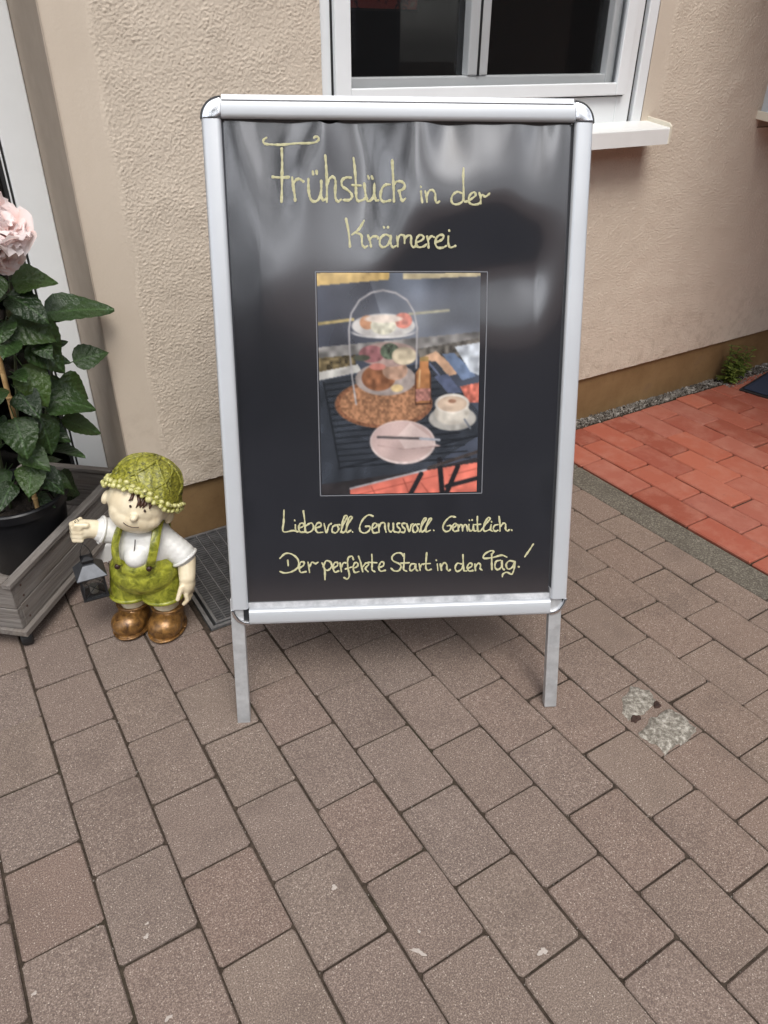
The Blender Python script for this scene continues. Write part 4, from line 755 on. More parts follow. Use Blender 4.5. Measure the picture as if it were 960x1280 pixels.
lay(ell(715, 765, 118, 60), (176, 172, 164)); lay(ell(712, 735, 88, 62), (196, 188, 174)); lay(ell(712, 692, 86, 48), (214, 206, 194)); lay(ell(712, 694, 74, 39), (206, 178, 152), 0.15, 8, 21); lay(ell(712, 680, 20, 10), (150, 104, 80)); lay(line([(775, 770), (805, 815)], 10), (110, 115, 125))
lay(ell(468, 880, 162, 108, 0.05), (196, 166, 160), 0.06, 20, 22); lay(poly([(440, 850), (505, 782), (600, 850), (620, 885), (660, 900), (480, 915)]), (212, 186, 180), 0.05, 14, 23); lay(ell(468, 880, 162, 108, 0.05)-ell(466, 876, 154, 101, 0.05), (222, 200, 194))
lay(line([(345, 852), (560, 862)], 12), (84, 76, 78)); lay(line([(555, 862), (650, 870)], 12), (168, 172, 184)); lay(line([(345, 893), (480, 915), (650, 900)], 6), (168, 140, 136))
for _ in range(1):                                   # a soft phone print, not crisp edges
    pp = np.pad(ph, ((1, 1), (1, 1), (0, 0)), mode='edge'); ph = (pp[1:-1, 1:-1]*4+pp[:-2, 1:-1]*2+pp[2:, 1:-1]*2+pp[1:-1, :-2]*2+pp[1:-1, 2:]*2+pp[:-2, :-2]+pp[2:, 2:]+pp[:-2, 2:]+pp[2:, :-2])/16
lum = ph.mean(-1, keepdims=True); ph = lum+(ph-lum)*0.82
ph = ph*(0.93+0.22*nz_(22, 40)[..., None]); ph = ph*0.94+0.045
ph = np.clip(ph, 0, 1)**2.2*0.82
pc = [(0.2057, 0.9882), (0.5400, 0.9842), (0.5370, 0.5268), (0.1995, 0.5312)]
mb = MB(); vs = []
for j in range(GH):
    for i in range(GW):
        a, b = i/(GW-1), j/(GH-1)
        u = (pc[0][0]*(1-a)+pc[1][0]*a)*(1-b)+(pc[3][0]*(1-a)+pc[2][0]*a)*b; v = (pc[0][1]*(1-a)+pc[1][1]*a)*(1-b)+(pc[3][1]*(1-a)+pc[2][1]*a)*b
        s, t = inv(u, v); vs.append(tuple(SI @ BP(s, t, 0.0)))
sj, tj = [], []
V_ = np.array(vs).reshape(GH, GW, 3)
# keep it just in front of the rippled film, itself slightly curled
for j in range(GH):
    b = j/(GH-1); a = np.linspace(0, 1, GW)
    u = (pc[0][0]*(1-a)+pc[1][0]*a)*(1-b)+(pc[3][0]*(1-a)+pc[2][0]*a)*b; v = (pc[0][1]*(1-a)+pc[1][1]*a)*(1-b)+(pc[3][1]*(1-a)+pc[2][1]*a)*b
    s, t = u-PHI*(v-0.77), v+PHI*(u-0.37)
    V_[j] += np.array((SI.to_3x3() @ BN))[None]*(ripple(s, t)+0.0012)[:, None]
me = bpy.data.meshes.new('photograph')
me.from_pydata([tuple(p) for p in V_.reshape(-1, 3)], [], [(j*GW+i, (j+1)*GW+i, (j+1)*GW+i+1, j*GW+i+1) for j in range(GH-1) for i in range(GW-1)])
ca = me.color_attributes.new('print', 'FLOAT_COLOR', 'POINT'); ca.data.foreach_set('color', np.concatenate([ph, np.ones((GH, GW, 1))], -1).astype(np.float32).ravel())
me.polygons.foreach_set('use_smooth', [True]*len(me.polygons))
tag(link('photograph', me, MATS['print'], poster), 'breakfast stand photograph stuck on the black film')
# clear lamination margin: slim bright welded edges
mb = MB()
for (a, b) in (((0.2030, 0.9905), (0.5545, 0.9865)), ((0.5545, 0.9865), (0.5485, 0.5230)), ((0.5485, 0.5230), (0.1960, 0.5285)), ((0.1960, 0.5285), (0.2030, 0.9905))):
    p, q_ = Vector(a), Vector(b); t = (q_-p).normalized(); o = Vector((-t.y, t.x))*0.0011; n = 24
    vs = []
    for k in range(n+1):
        c = p.lerp(q_, k/n)
        for e_ in (c+o, c-o): s, t_ = inv(e_.x, e_.y); vs.append(BP(s, t_, float(ripple(s, t_))+0.0010))
    mb.add(vs, [(2*k, 2*k+1, 2*k+3, 2*k+2) for k in range(n)])
m = Mat('laminate_edge'); m.set(color=(0.16, 0.165, 0.18), rough=0.2); bpart(mb, 'laminate_edge', m.m, poster)

# legs of the front panel
def leg(s, w=0.0145):
    top = 0.30; mb = MB(); rings = []
    foot = BP(s, 0.0); k = foot.z/BU.z
    for (ds, n) in ((-w, 0.0045), (w, 0.0045), (w, -0.0145), (-w, -0.0145)):
        b = BP(s+ds, 0.05, n); b = b-BU*(b.z/BU.z); a = BP(s+ds, top, n); rings.append((b, a))
    mb.loft([[r[0] for r in rings], [r[1] for r in rings]])
    return bpart(mb, 'leg', MATS['alu_raw'], bevel=0.0018)
leg(0.0065); leg(0.7265)
# hinged rear half of the A: frame, panel and legs leaning the other way
HU = BU - 2*BU.dot(Vector((BN.x, BN.y, 0)).normalized())*Vector((BN.x, BN.y, 0)).normalized()
HT = BP(0.37, T1-0.012, -0.012)
def RP(s, t, n=0.0): return HT+BD*(s-0.37)+HU*(t-T1)+(-Vector((BN.x, BN.y, 0)).normalized()*math.cos(R(18))+Vector((0, 0, math.sin(R(18)))))*n
for a, b in (((S0+0.006, T0), (S0+FW, T1)), ((S1-FW, T0), (S1-0.006, T1)), ((S0+FW, T1-FW), (S1-FW, T1)), ((S0+FW, T0), (S1-FW, T0+FW))):
    mb = MB(); mb.loft([[RP(x, y, n) for x, y in ((a[0], a[1]), (b[0], a[1]), (b[0], b[1]), (a[0], b[1]))] for n in (0.004, 0.028)]); bpart(mb, 'rear_frame_profile', MATS['alu'], bevel=0.003)
mb = MB(); mb.loft([[RP(x, y, n) for x, y in ((S0+FW-.005, T0+FW-.005), (S1-FW+.005, T0+FW-.005), (S1-FW+.005, T1-FW+.005), (S0+FW-.005, T1-FW+.005))] for n in (0.008, 0.014)]); bpart(mb, 'rear_panel', MATS['poster'])
for s in (0.0065, 0.7265):
    mb = MB(); lo, hi = [], []
    for ds, n in ((-0.0145, 0.006), (0.0145, 0.006), (0.0145, 0.022), (-0.0145, 0.022)):
        p = RP(s+ds, 0.05, n); lo.append(p-HU*(p.z/HU.z)); hi.append(RP(s+ds, 0.30, n))
    mb.loft([lo, hi]); bpart(mb, 'rear_leg', MATS['alu_raw'], bevel=0.0018)

# ================================================================== planter box on casters
# local x runs along the long side, local y across it to the back-left
PU = Vector((0.66, 0.751, 0.0)).normalized(); ANG = math.atan2(PU.y, PU.x)
LEN, WID, ZB, ZT = 0.575, 0.315, 0.052, 0.204
planter = tag(empty('planter_box', (-2.283, -0.285, 0), ANG), 'weathered grey wooden planter box on black casters in front of the door', 'planter')
def plank(a, b, name='plank', bev=0.002): return MB().box(a, b).build(name, MATS['wood'], planter, bevel=bev)
# long sides: two boards each with a small gap; end panels likewise, set between
for y0, y1 in ((0.0, 0.018), (WID-0.018, WID)):
    plank((0.004, y0, ZB+0.018), (LEN, y1, ZB+0.082)); plank((0.002, y0+0.001, ZB+0.085), (LEN-0.002, y1-0.001, ZT-0.004))
for x0, x1 in ((0.0, 0.018), (LEN-0.018, LEN)):
    a, b = (x0-0.014, x1-0.014) if x0 == 0 else (x0, x1)
    for z0, z1 in ((ZB+0.018, ZB+0.080), (ZB+0.083, ZT-0.004)):
        o = MB().box((-(WID-0.002)/2, -(b-a)/2, z0), ((WID-0.002)/2, (b-a)/2, z1)).build('plank', MATS['wood'], planter, bevel=0.002)
        o.location = ((a+b)/2, WID/2, 0); o.rotation_euler = (0, 0, math.pi/2)
plank((-0.020, -0.006, ZT-0.0035), (LEN, 0.018, ZT+0.010), 'top_rail'); plank((-0.020, WID-0.020, ZT-0.0035), (LEN, WID+0.004, ZT+0.010), 'top_rail')
o = MB().box((-(WID-0.03)/2, -0.013, ZT-0.0035), ((WID-0.03)/2, 0.013, ZT+0.013)).build('top_rail', MATS['wood'], planter, bevel=0.002); o.location = (-0.004, WID/2, 0); o.rotation_euler = (0, 0, math.pi/2)
o = MB().box((-(WID-0.044)/2, -0.011, ZT-0.0035), ((WID-0.044)/2, 0.011, ZT+0.010)).build('top_rail', MATS['wood'], planter, bevel=0.002); o.location = (LEN-0.012, WID/2, 0); o.rotation_euler = (0, 0, math.pi/2)
plank((-0.022, -0.012, ZB), (LEN+0.006, WID+0.012, ZB+0.017), 'base_board')
for (x, z) in ((0.022, ZB+0.034), (0.022, ZB+0.066), (0.022, ZB+0.100), (0.022, ZB+0.132)):
    s_ = MB(); s_.lathe([(0.0032, 0.0), (0.0028, 0.0016), (0.0, 0.002)], 8, Matrix.Translation((x, 0.0002, z)) @ Matrix.Rotation(math.pi/2, 4, 'X')); s_.build('screw', MATS['rust'], planter)
for (x, y) in ((0.012, 0.020), (LEN-0.04, 0.035), (0.03, WID-0.035), (LEN-0.04, WID-0.035)):
    c_ = MB(); c_.lathe([(0.004, -0.013), (0.023, -0.013), (0.0245, -0.009), (0.0245, 0.009), (0.023, 0.013), (0.004, 0.013)], 20, Matrix.Translation((x, y, 0.0245)) @ Matrix.Rotation(0.6, 4, 'Z') @ Matrix.Rotation(math.pi/2, 4, 'X'), cap=True)
    c_.box((x-0.012, y-0.012, 0.036), (x+0.012, y+0.012, ZB)); c_.build('caster', MATS['black_rubber'], planter)

# ------------------------------------------------------------------ potted rose
PM = Matrix.Translation(planter.location) @ Matrix.Rotation(ANG, 4, 'Z')
pc_ = PM @ Vector((0.285, WID/2, 0))
RC = Vector((pc_.x, pc_.y, ZB+0.018))
rose = tag(empty('potted_rose', RC), 'pink rose with dark glossy leaves in a black pot inside the planter box', 'potted plant')
PH, PR = 0.215, 0.138
pt = MB(); pt.lathe([(0.0, 0.0), (0.100, 0.0), (0.104, 0.004), (PR-0.010, PH-0.03), (PR, PH-0.028), (PR+0.003, PH-0.004), (PR, PH), (PR-0.007, PH), (PR-0.009, PH-0.006), (PR-0.014, PH-0.035), (0.096, 0.01), (0.0, 0.01)], 48)
autosmooth(pt.build('pot', MATS['pot'], rose), 40)
sl = MB(); rs = random.Random(8); rings = []
for i in range(8):
    q = (PR-0.013)*(1-i/8); rings.append([(q*math.cos(2*math.pi*k/24), q*math.sin(2*math.pi*k/24), PH-0.034+rs.uniform(0, 0.008)) for k in range(24)])
sl.loft(rings); sl.build('soil', MATS['soil'], rose, smooth=True)
def leaf_mesh(name, L, Wd, fold, curl, wav, seed, serr=0.0, nl=14):
    """leaf along +Y in unit-ish size, midrib at x = 0"""
    r = random.Random(seed); mb = MB(); vs = []; cols = (-1, -0.55, 0, 0.55, 1)
    for i in range(nl+1):
        t = i/nl; w = Wd*(math.sin(math.pi*min(1, t**0.80))**0.75 if 0 < t < 1 else 0.0)*(1-0.25*t); zc = -curl*t*t*L
        for c in cols:
            ww = w*(1+serr*(1 if i % 2 else -1)*(abs(c) == 1)); x = c*ww; z = zc+abs(c)*w*fold+wav*math.sin(6*t+2.1*c+seed)*abs(c)
            vs.append((x, t*L-abs(c)*w*0.10*(abs(c) == 1), z))
    fs = [(i*5+k, i*5+k+1, (i+1)*5+k+1, (i+1)*5+k) for i in range(nl) for k in range(4)]
    mb.add(vs, fs); mb.tube([(0.012, -0.34, 0.05), (0.004, -0.15, 0.035), (0, 0.03, -0.004)], 0.014, 5); me = mb.mesh(name, True); return me
LM = [leaf_mesh('leaf', 1.0, 0.46, 0.10, 0.15, 0.09, 5, 0.02), leaf_mesh('leaf', 1.0, 0.38, 0.32, 0.50, 0.05, 6, 0.02), leaf_mesh('leaf', 1.0, 0.42, 0.22, 0.22, 0.05, 1, 0.03), leaf_mesh('leaf', 1.0, 0.50, 0.16, 0.32, 0.07, 2, 0.03), leaf_mesh('leaf', 1.0, 0.34, 0.26, 0.12, 0.04, 3, 0.03), leaf_mesh('leaf', 1.0, 0.47, 0.12, 0.45, 0.08, 4, 0.03)]
for me in LM: me.materials.append(MATS['leaf'])
RI = Matrix.Translation(-RC)
CAMP = Vector((-2.2773, -1.9851, 1.33))
def add_leaf(base, direc, normal, size, kind):
    y = Vector(direc).normalized(); z = Vector(normal); z = (z-y*z.dot(y)).normalized(); x = y.cross(z)
    o = bpy.data.objects.new('leaf', LM[kind]); C.objects.link(o); o.parent = rose
    M = Matrix((x, y, z)).transposed().to_4x4(); M.translation = Vector(base)-RC; o.matrix_local = M @ Matrix.Scale(size, 4); return o
# stems: three canes rising from the pot
stems = [[(0.03, -0.02, 0.16), (0.05, -0.05, 0.40), (0.09, -0.07, 0.62), (0.12, -0.08, 0.80)], [(-0.02, -0.03, 0.16), (0.00, -0.06, 0.45), (0.05, -0.09, 0.70), (0.105, -0.11, 0.90)], [(-0.04, 0.02, 0.16), (-0.08, -0.02, 0.45), (-0.10, -0.05, 0.74)], [(0.05, 0.02, 0.16), (0.10, -0.01, 0.34), (0.15, -0.04, 0.50), (0.175, -0.05, 0.58)]]
for st in stems: MB().tube(catmull([Vector(p) for p in st], 6), [0.0048-0.0022*i/(len(st)*6-6) for i in range((len(st)-1)*6+1)], 7).build('stem', MATS['stem'], rose, smooth=True)
rl = random.Random(21)
toC = (CAMP-RC).normalized()
# leaves one can single out in the photograph: (tip-side position in world, direction, size, kind)
key = [  # base x, y, z, dir, normal tilt, size, kind
    ((-2.040, -0.05, 0.772), (1.0, -0.1, 0.02), (0, -0.55, 1), 0.148, 2), ((-2.00, -0.05, 0.642), (0.8, -0.1, 0.18), (-0.3, -0.8, 0.8), 0.082, 0),
    ((-2.045, -0.06, 0.605), (0.72, -0.2, -0.55), (0.3, -1, 0.6), 0.078, 1), ((-2.06, -0.05, 0.685), (0.9, 0, 0.22), (0.1, -0.7, 0.9), 0.055, 2),
    ((-2.095, -0.07, 0.86), (0.75, -0.3, 0.12), (0.2, -0.7, 0.9), 0.085, 1), ((-2.075, -0.09, 0.775), (0.35, -0.3, -0.6), (0.3, -1, 0.5), 0.095, 3),
    ((-2.13, -0.10, 0.78), (0.75, -0.3, -0.35), (-0.2, -0.9, 0.8), 0.10, 0), ((-2.09, -0.08, 0.57), (0.75, -0.35, -0.05), (0, -0.6, 1), 0.105, 1),
    ((-2.115, -0.11, 0.545), (0.1, -0.5, -0.65), (0.2, -1, 0.45), 0.085, 3), ((-2.06, -0.06, 0.50), (0.7, -0.1, -0.4), (0.1, -0.7, 0.9), 0.095, 2),
    ((-2.155, -0.12, 0.40), (0.45, -0.6, -0.25), (0.1, -0.5, 1), 0.075, 1), ((-2.16, -0.13, 0.43), (-0.3, -0.7, -0.35), (0, -0.6, 1), 0.075, 1),
    ((-2.09, -0.08, 0.72), (0.55, -0.5, -0.55), (0.2, -1, 0.6), 0.09, 1), ((-2.12, -0.10, 0.67), (0.2, -0.5, -0.5), (0, -1, 0.6), 0.09, 3),
    ((-2.17, -0.13, 0.56), (0.0, -0.6, -0.5), (0, -1, 0.7), 0.09, 1), ((-2.17, -0.12, 0.47), (0.3, -0.6, -0.2), (0, -0.8, 0.9), 0.08, 0),
    ((-2.055, -0.045, 0.665), (0.65, -0.2, -0.25), (0.2, -0.9, 0.7), 0.05, 2), ((-2.11, -0.09, 0.835), (0.4, -0.5, -0.15), (0.1, -0.8, 0.8), 0.085, 3)]
for b_, d_, n_, s_, k_ in key: add_leaf(b_, d_, n_, s_*1.1, k_+2)
for i in range(48):
    u = rl.random(); z = 0.265+0.635*u; cx_ = RC.x+0.02+0.07*u; cy_ = RC.y-0.045-0.05*u; a = rl.uniform(0, 2*math.pi); rad = rl.uniform(0.02, 0.125)*(1.05-0.35*abs(u-0.4))
    p = Vector((cx_+rad*math.cos(a), cy_+rad*math.sin(a)*0.85, z)); d = Vector((math.cos(a), math.sin(a), rl.uniform(-0.7, 0.25)))+Vector((rl.uniform(-.5, .5), rl.uniform(-.6, .2), 0))
    if p.x > -2.07 and z > 0.55: continue
    if p.y > 0.24 or p.y+d.normalized().y*0.09 > 0.30: continue
    add_leaf(p, d, Vector((rl.uniform(-.4, .4), rl.uniform(-.9, -.1), 1.0)), rl.uniform(0.045, 0.104), rl.randrange(6))
# blossoms: ruffled double roses, petal by petal
def petal_mesh(seed):
    r = random.Random(seed); mb = MB(); nu, nv = 7, 7; vs = []
    for j in range(nv+1):
        v = j/nv; w = 0.18+0.50*math.sin(math.pi*min(1, 0.12+0.70*v))
        for i in range(nu+1):
            u = i/nu*2-1; x = u*w; y = v*(1-0.13*u*u); z = 0.34*v*v*(1.1-v*0.6)+0.26*u*u*(0.3+v)+0.13*math.sin(5*u+seed)*v*v+0.13*math.cos(9*u+seed*2)*v**3-0.24*max(0, v-0.72)*2.0
            vs.append((x, y, z))
    mb.add(vs, [(j*(nu+1)+i, j*(nu+1)+i+1, (j+1)*(nu+1)+i+1, (j+1)*(nu+1)+i) for j in range(nv) for i in range(nu)]); me = mb.mesh('petal', True); me.materials.append(MATS['petal']); return me
PT = [petal_mesh(i) for i in range(5)]
def blossom(c, axis, rad, seed):
    r = random.Random(seed); z = Vector(axis).normalized(); x = z.orthogonal().normalized(); y = z.cross(x)
    hub = MB().ball((0, 0, 0), rad*0.22, 10, 8).build('blossom', MATS['petal'], rose, smooth=True); hub.location = Vector(c)-RC
    for ring, (n, open_, ln) in enumerate(((5, 0.30, 0.50), (7, 0.75, 0.72), (8, 1.10, 0.95), (8, 1.40, 1.15), (7, 1.70, 1.20))):
        for k in range(n):
            t = 2*math.pi*(k+0.5*(ring % 2)+r.uniform(-.25, .25))/n; o_ = open_+r.uniform(-.28, .28)
            rd = x*math.cos(t)+y*math.sin(t); dy = (rd*math.sin(o_)+z*math.cos(o_)).normalized(); dz = (z*math.sin(o_)-rd*math.cos(o_)).normalized(); dx = dy.cross(dz)
            o = bpy.data.objects.new('petal', r.choice(PT)); C.objects.link(o); o.parent = hub
            M = Matrix((dx, dy, dz)).transposed().to_4x4(); M.translation = rd*rad*0.06; o.matrix_local = M @ Matrix.Scale(rad*ln*r.uniform(0.9, 1.1), 4)
blossom((-2.104, -0.115, 0.988), (0.40, -0.60, 0.75), 0.062, 4)
blossom((-2.100, -0.10, 0.930), (0.35, -0.75, -0.25), 0.036, 9)
cane = tag(empty('bamboo_cane', (-2.172, -0.070, 0.240)), 'thin tan bamboo cane propping up the rose bush', 'plant stake')
pts = [Vector((0.0, 0.012, -0.05)), Vector((0, 0, 0.06)), Vector((0.002, -0.018, 0.21)), Vector((0.004, -0.036, 0.36)), Vector((0.007, -0.058, 0.54))]
cb = MB(); cb.tube(catmull(pts, 6), 0.0062, 10); cb.build('cane', MATS['bamboo'], cane, smooth=True)
for z in (0.06, 0.21, 0.36): MB().tube([(0.0133*(z-0.06), -0.12*(z-0.06), z), (0.0133*(z-0.06), -0.12*(z-0.06), z+0.006)], 0.0074, 10).build('cane_node', MATS['bamboo'], cane, smooth=True)

# ================================================================== garden figurine
FX, FY, FR = -2.000, -0.368, R(-37.6)
fig = tag(empty('garden_figurine', (FX, FY, 0), FR), 'glazed garden figurine in green hat, dungarees and bronze boots holding a lantern', 'figurine')
def lean(p): k = max(0.0, p.z-0.05); return Vector((p.x+0.098*k, p.y+0.062*k, p.z))
HC = Vector((0, -0.008, 0.392))
HRm = Matrix.Translation(HC) @ Matrix.Rotation(R(10), 4, 'Z') @ Matrix.Rotation(R(22), 4, 'Y') @ Matrix.Rotation(R(-6), 4, 'X') @ Matrix.Translation(-HC)
def hl(p): return lean(HRm @ Vector(p))
# shoulders / arm of the lantern hand (figure's right, -x)
SHr, ELr, FIr = Vector((-0.058, 0.0, 0.296)), Vector((-0.098, -0.026, 0.314)), Vector((-0.122, -0.042, 0.326))
SHl, ELl, HAl = Vector((0.066, 0.006, 0.285)), Vector((0.108, 0.000, 0.222)), Vector((0.116, -0.022, 0.168))
sk = MB()
head = MB()
head.ball(HC+Vector((0, 0, 0.004)), (0.079, 0.070, 0.068), 28, 18, HRm.to_3x3().to_4x4())
head.ball(HRm @ (HC+Vector((0.0, -0.014, -0.026))), (0.066, 0.056, 0.046), 24, 16, HRm.to_3x3().to_4x4())
for sx in (-1, 1):
    head.ball(HRm @ (HC+Vector((sx*0.036, -0.034, -0.020))), (0.029, 0.025, 0.027), 14, 10)
    head.ball(HRm @ (HC+Vector((sx*0.080, 0.004, -0.020))), (0.011, 0.012, 0.019), 12, 10, HRm.to_3x3().to_4x4())
head.ball(HRm @ (HC+Vector((0, -0.0745, -0.010))), (0.0095, 0.010, 0.0095), 12, 10)
capsule(head, (0, 0, 0.315), (0, 0, 0.36), 0.030, 0.030)
sk.v, sk.f = head.v, head.f
sk.ball((0, 0.004, 0.24), (0.060, 0.052, 0.085), 20, 14)
capsule(sk, SHr, ELr, 0.026, 0.0225); capsule(sk, ELr, FIr, 0.0235, 0.0225)
capsule(sk, SHl.lerp(ELl, 0.55), ELl, 0.0240, 0.0240); capsule(sk, ELl, HAl+Vector((0, 0, 0.02)), 0.0240, 0.0215)
# right fist: palm, four fingers folded round the lantern loop, thumb on the side
FK = 1.24
def fv(x, y, z): return FIr+Vector((x, y, z))*FK
sk.ball(fv(-0.010, -0.004, 0), (0.020*FK, 0.018*FK, 0.021*FK), 14, 10)
for i in range(4):
    z = 0.0135-0.0092*i
    p0 = fv(-0.020, 0.010, z); p1 = fv(-0.030, -0.008, z); p2 = fv(-0.020, -0.0215, z); p3 = fv(-0.006, -0.0200, z-0.001)
    for a, b in ((p0, p1), (p1, p2), (p2, p3)): capsule(sk, a, b, 0.0053*FK, 0.0050*FK, 8, 3)
capsule(sk, fv(0.004, -0.014, 0.016), fv(-0.014, -0.022, 0.020), 0.0062*FK, 0.0054*FK, 8, 3)
# left hand hanging, slightly curled
HK = 1.28
def hv(x, y, z): return HAl+Vector((x, y, z))*HK
sk.ball(HAl, (0.016*HK, 0.020*HK, 0.021*HK), 14, 10)
for i in range(4):
    y = -0.0150+0.0100*i; ln = (0.021, 0.026, 0.025, 0.019)[i]; b0 = hv(0.002, y, -0.014); b1 = b0+Vector((0.003, -0.001, -ln*0.6))*HK; b2 = b1+Vector((-0.007, -0.001, -ln*0.42))*HK
    capsule(sk, b0, b1, 0.0057*HK, 0.0052*HK, 8, 3); capsule(sk, b1, b2, 0.0052*HK, 0.0047*HK, 8, 3)
capsule(sk, hv(-0.006, -0.018, 0.004), hv(-0.010, -0.029, -0.016), 0.0064*HK, 0.0052*HK, 8, 3)
for sx in (-1, 1): capsule(sk, (sx*0.044, 0.016, 0.07), (sx*0.044, 0.012, 0.16), 0.0345, 0.036)
body = blob('body', sk, MATS['fig_skin'], fig, 0.0026, 7, warp=lean)
tag(body, 'cream glazed face, arms and legs')
# shirt with short sleeves
sh = MB(); sh.ball((0, 0.004, 0.255), (0.075, 0.068, 0.070), 28, 18); sh.ball((0, -0.044, 0.262), (0.034, 0.036, 0.032), 20, 14); sh.ball((0, 0.004, 0.292), (0.066, 0.056, 0.038), 24, 16)
capsule(sh, SHr+Vector((0.02, 0, 0)), SHr.lerp(ELr, 0.86), 0.034, 0.0315, 16); capsule(sh, SHl+Vector((-0.03, 0, 0)), SHl.lerp(ELl, 0.75), 0.033, 0.032, 16)
sh.lathe([(0.034, 0.305), (0.036, 0.318), (0.031, 0.330), (0.026, 0.334)], 24, Matrix.Translation((0, 0.0, 0)), cap=True)
shirt = blob('shirt', sh, MATS['fig_white'], fig, 0.0028, 5, warp=lean)
for (a, b, rr_) in ((SHr, ELr, 0.0335), (SHl, ELl, 0.0335)):
    d = (b-a).normalized(); c = a.lerp(b, 0.98 if a is SHr else 0.86); x = d.orthogonal().normalized(); y = d.cross(x)
    ring = [c+(x*math.cos(2*math.pi*k/24)+y*math.sin(2*math.pi*k/24))*rr_*0.93 for k in range(25)]
    MB().tube([lean(p) for p in ring], 0.0042, 8).build('cuff', MATS['fig_white'], shirt, smooth=True)
MB().tube([lean(Vector(p)) for p in ((0, -0.0545, 0.312), (0.001, -0.062, 0.296), (0.0, -0.068, 0.280))], 0.0012, 6).build('shirt_placket', MATS['fig_ink'], shirt)
# dungarees
du = MB(); du.ball((0, 0.002, 0.196), (0.092, 0.080, 0.066), 30, 18); du.ball((0, -0.006, 0.226), (0.074, 0.071, 0.048), 26, 16)
for sx in (-1, 1): du.lathe([(0.030, 0.112), (0.0535, 0.111), (0.056, 0.120), (0.055, 0.135), (0.052, 0.175), (0.03, 0.19)], 26, Matrix.Translation((sx*0.043, 0.006, 0)), cap=True)
def duwarp(p):
    # rolled hems and a bib dipping in the middle
    p = Vector(p)
    return lean(p)
dung = blob('dungarees', du, MATS['fig_green'], fig, 0.0028, 5, warp=duwarp)
for sx in (-1, 1):
    ring = [Vector((sx*0.043+0.0545*math.cos(2*math.pi*k/30), 0.006+0.0545*math.sin(2*math.pi*k/30), 0.118)) for k in range(31)]
    MB().tube([lean(p) for p in ring], 0.0058, 8).build('hem', MATS['fig_green'], dung, smooth=True)
    pts = [(sx*0.040, -0.069, 0.250), (sx*0.046, -0.069, 0.275), (sx*0.049, -0.056, 0.305), (sx*0.046, -0.026, 0.332), (sx*0.042, 0.012, 0.336), (sx*0.038, 0.052, 0.310), (sx*0.034, 0.070, 0.270)]
    cp = catmull([Vector(p) for p in pts], 5); st = MB(); rings = []
    for i, p in enumerate(cp):
        t = (cp[min(i+1, len(cp)-1)]-cp[max(i-1, 0)]).normalized(); out = (p-Vector((0, 0.002, 0.265))); out = (out-t*out.dot(t)).normalized(); sd = t.cross(out)
        rings.append([lean(p+sd*a+out*b) for a, b in ((-0.0105, -0.004), (0.0105, -0.004), (0.0105, 0.0035), (0.005, 0.005), (-0.005, 0.005), (-0.0105, 0.0035))])
    st.loft(rings); autosmooth(st.build('strap', MATS['fig_green'], dung), 50)
    b_ = MB(); M = Matrix.Translation(lean(Vector((sx*0.040, -0.0765, 0.246)))) @ Matrix.Rotation(math.pi/2, 4, 'X'); b_.lathe([(0.0068, -0.004), (0.0068, 0.002), (0.005, 0.0042), (0.0, 0.0046)], 12, M); b_.build('button', MATS['fig_ink'], dung, smooth=True)
# boots
for sx, dy in ((-1, 0.0), (1, 0.0)):
    bt = MB(); c = Vector((sx*0.0475, 0.010+dy, 0))
    bt.ball(c+Vector((sx*0.002, -0.030, 0.032)), (0.045, 0.044, 0.036), 22, 14); bt.ball(c+Vector((0, 0.004, 0.036)), (0.042, 0.050, 0.038), 22, 14)
    bt.lathe([(0.030, 0.03), (0.040, 0.045), (0.0415, 0.062), (0.043, 0.070), (0.038, 0.073)], 24, Matrix.Translation(c+Vector((0, 0.010, 0))), cap=True)
    bt.ball(c+Vector((0, -0.012, 0.010)), (0.047, 0.064, 0.014), 24, 10)
    def flat(p): return lean(Vector((p.x, p.y, max(0.0, p.z-0.002))))
    bo = blob('boot', bt, MATS['fig_brown'], fig, 0.0028, 5, warp=flat)
    ring = []
    for k in range(41):
        t = 2*math.pi*k/40; ring.append(c+Vector((0.0465*math.cos(t), -0.012+0.063*math.sin(t), 0.0085)))
    MB().tube(ring, 0.0030, 6).build('sole_welt', MATS['fig_brown'], bo, smooth=True)
    MB().tube([lean(c+Vector((0.0415*math.cos(2*math.pi*k/30), 0.010+0.0415*math.sin(2*math.pi*k/30), 0.070))) for k in range(31)], 0.0042, 8).build('boot_rim', MATS['fig_brown'], bo, smooth=True)
# face
for sx in (-1, 1): MB().ball(hl(HC+Vector((sx*0.0175, -0.0690, 0.012))), (0.0030, 0.0026, 0.0040), 10, 8).build('eye', MATS['fig_ink'], fig, smooth=True)
mp_ = [hl(HC+Vector((x, -0.0735+5.5*x*x, -0.0345+12*x*x))) for x in np.linspace(-0.019, 0.019, 13)]
MB().tube(mp_, 0.0011, 6).build('mouth', MATS['fig_ink'], fig, smooth=True)
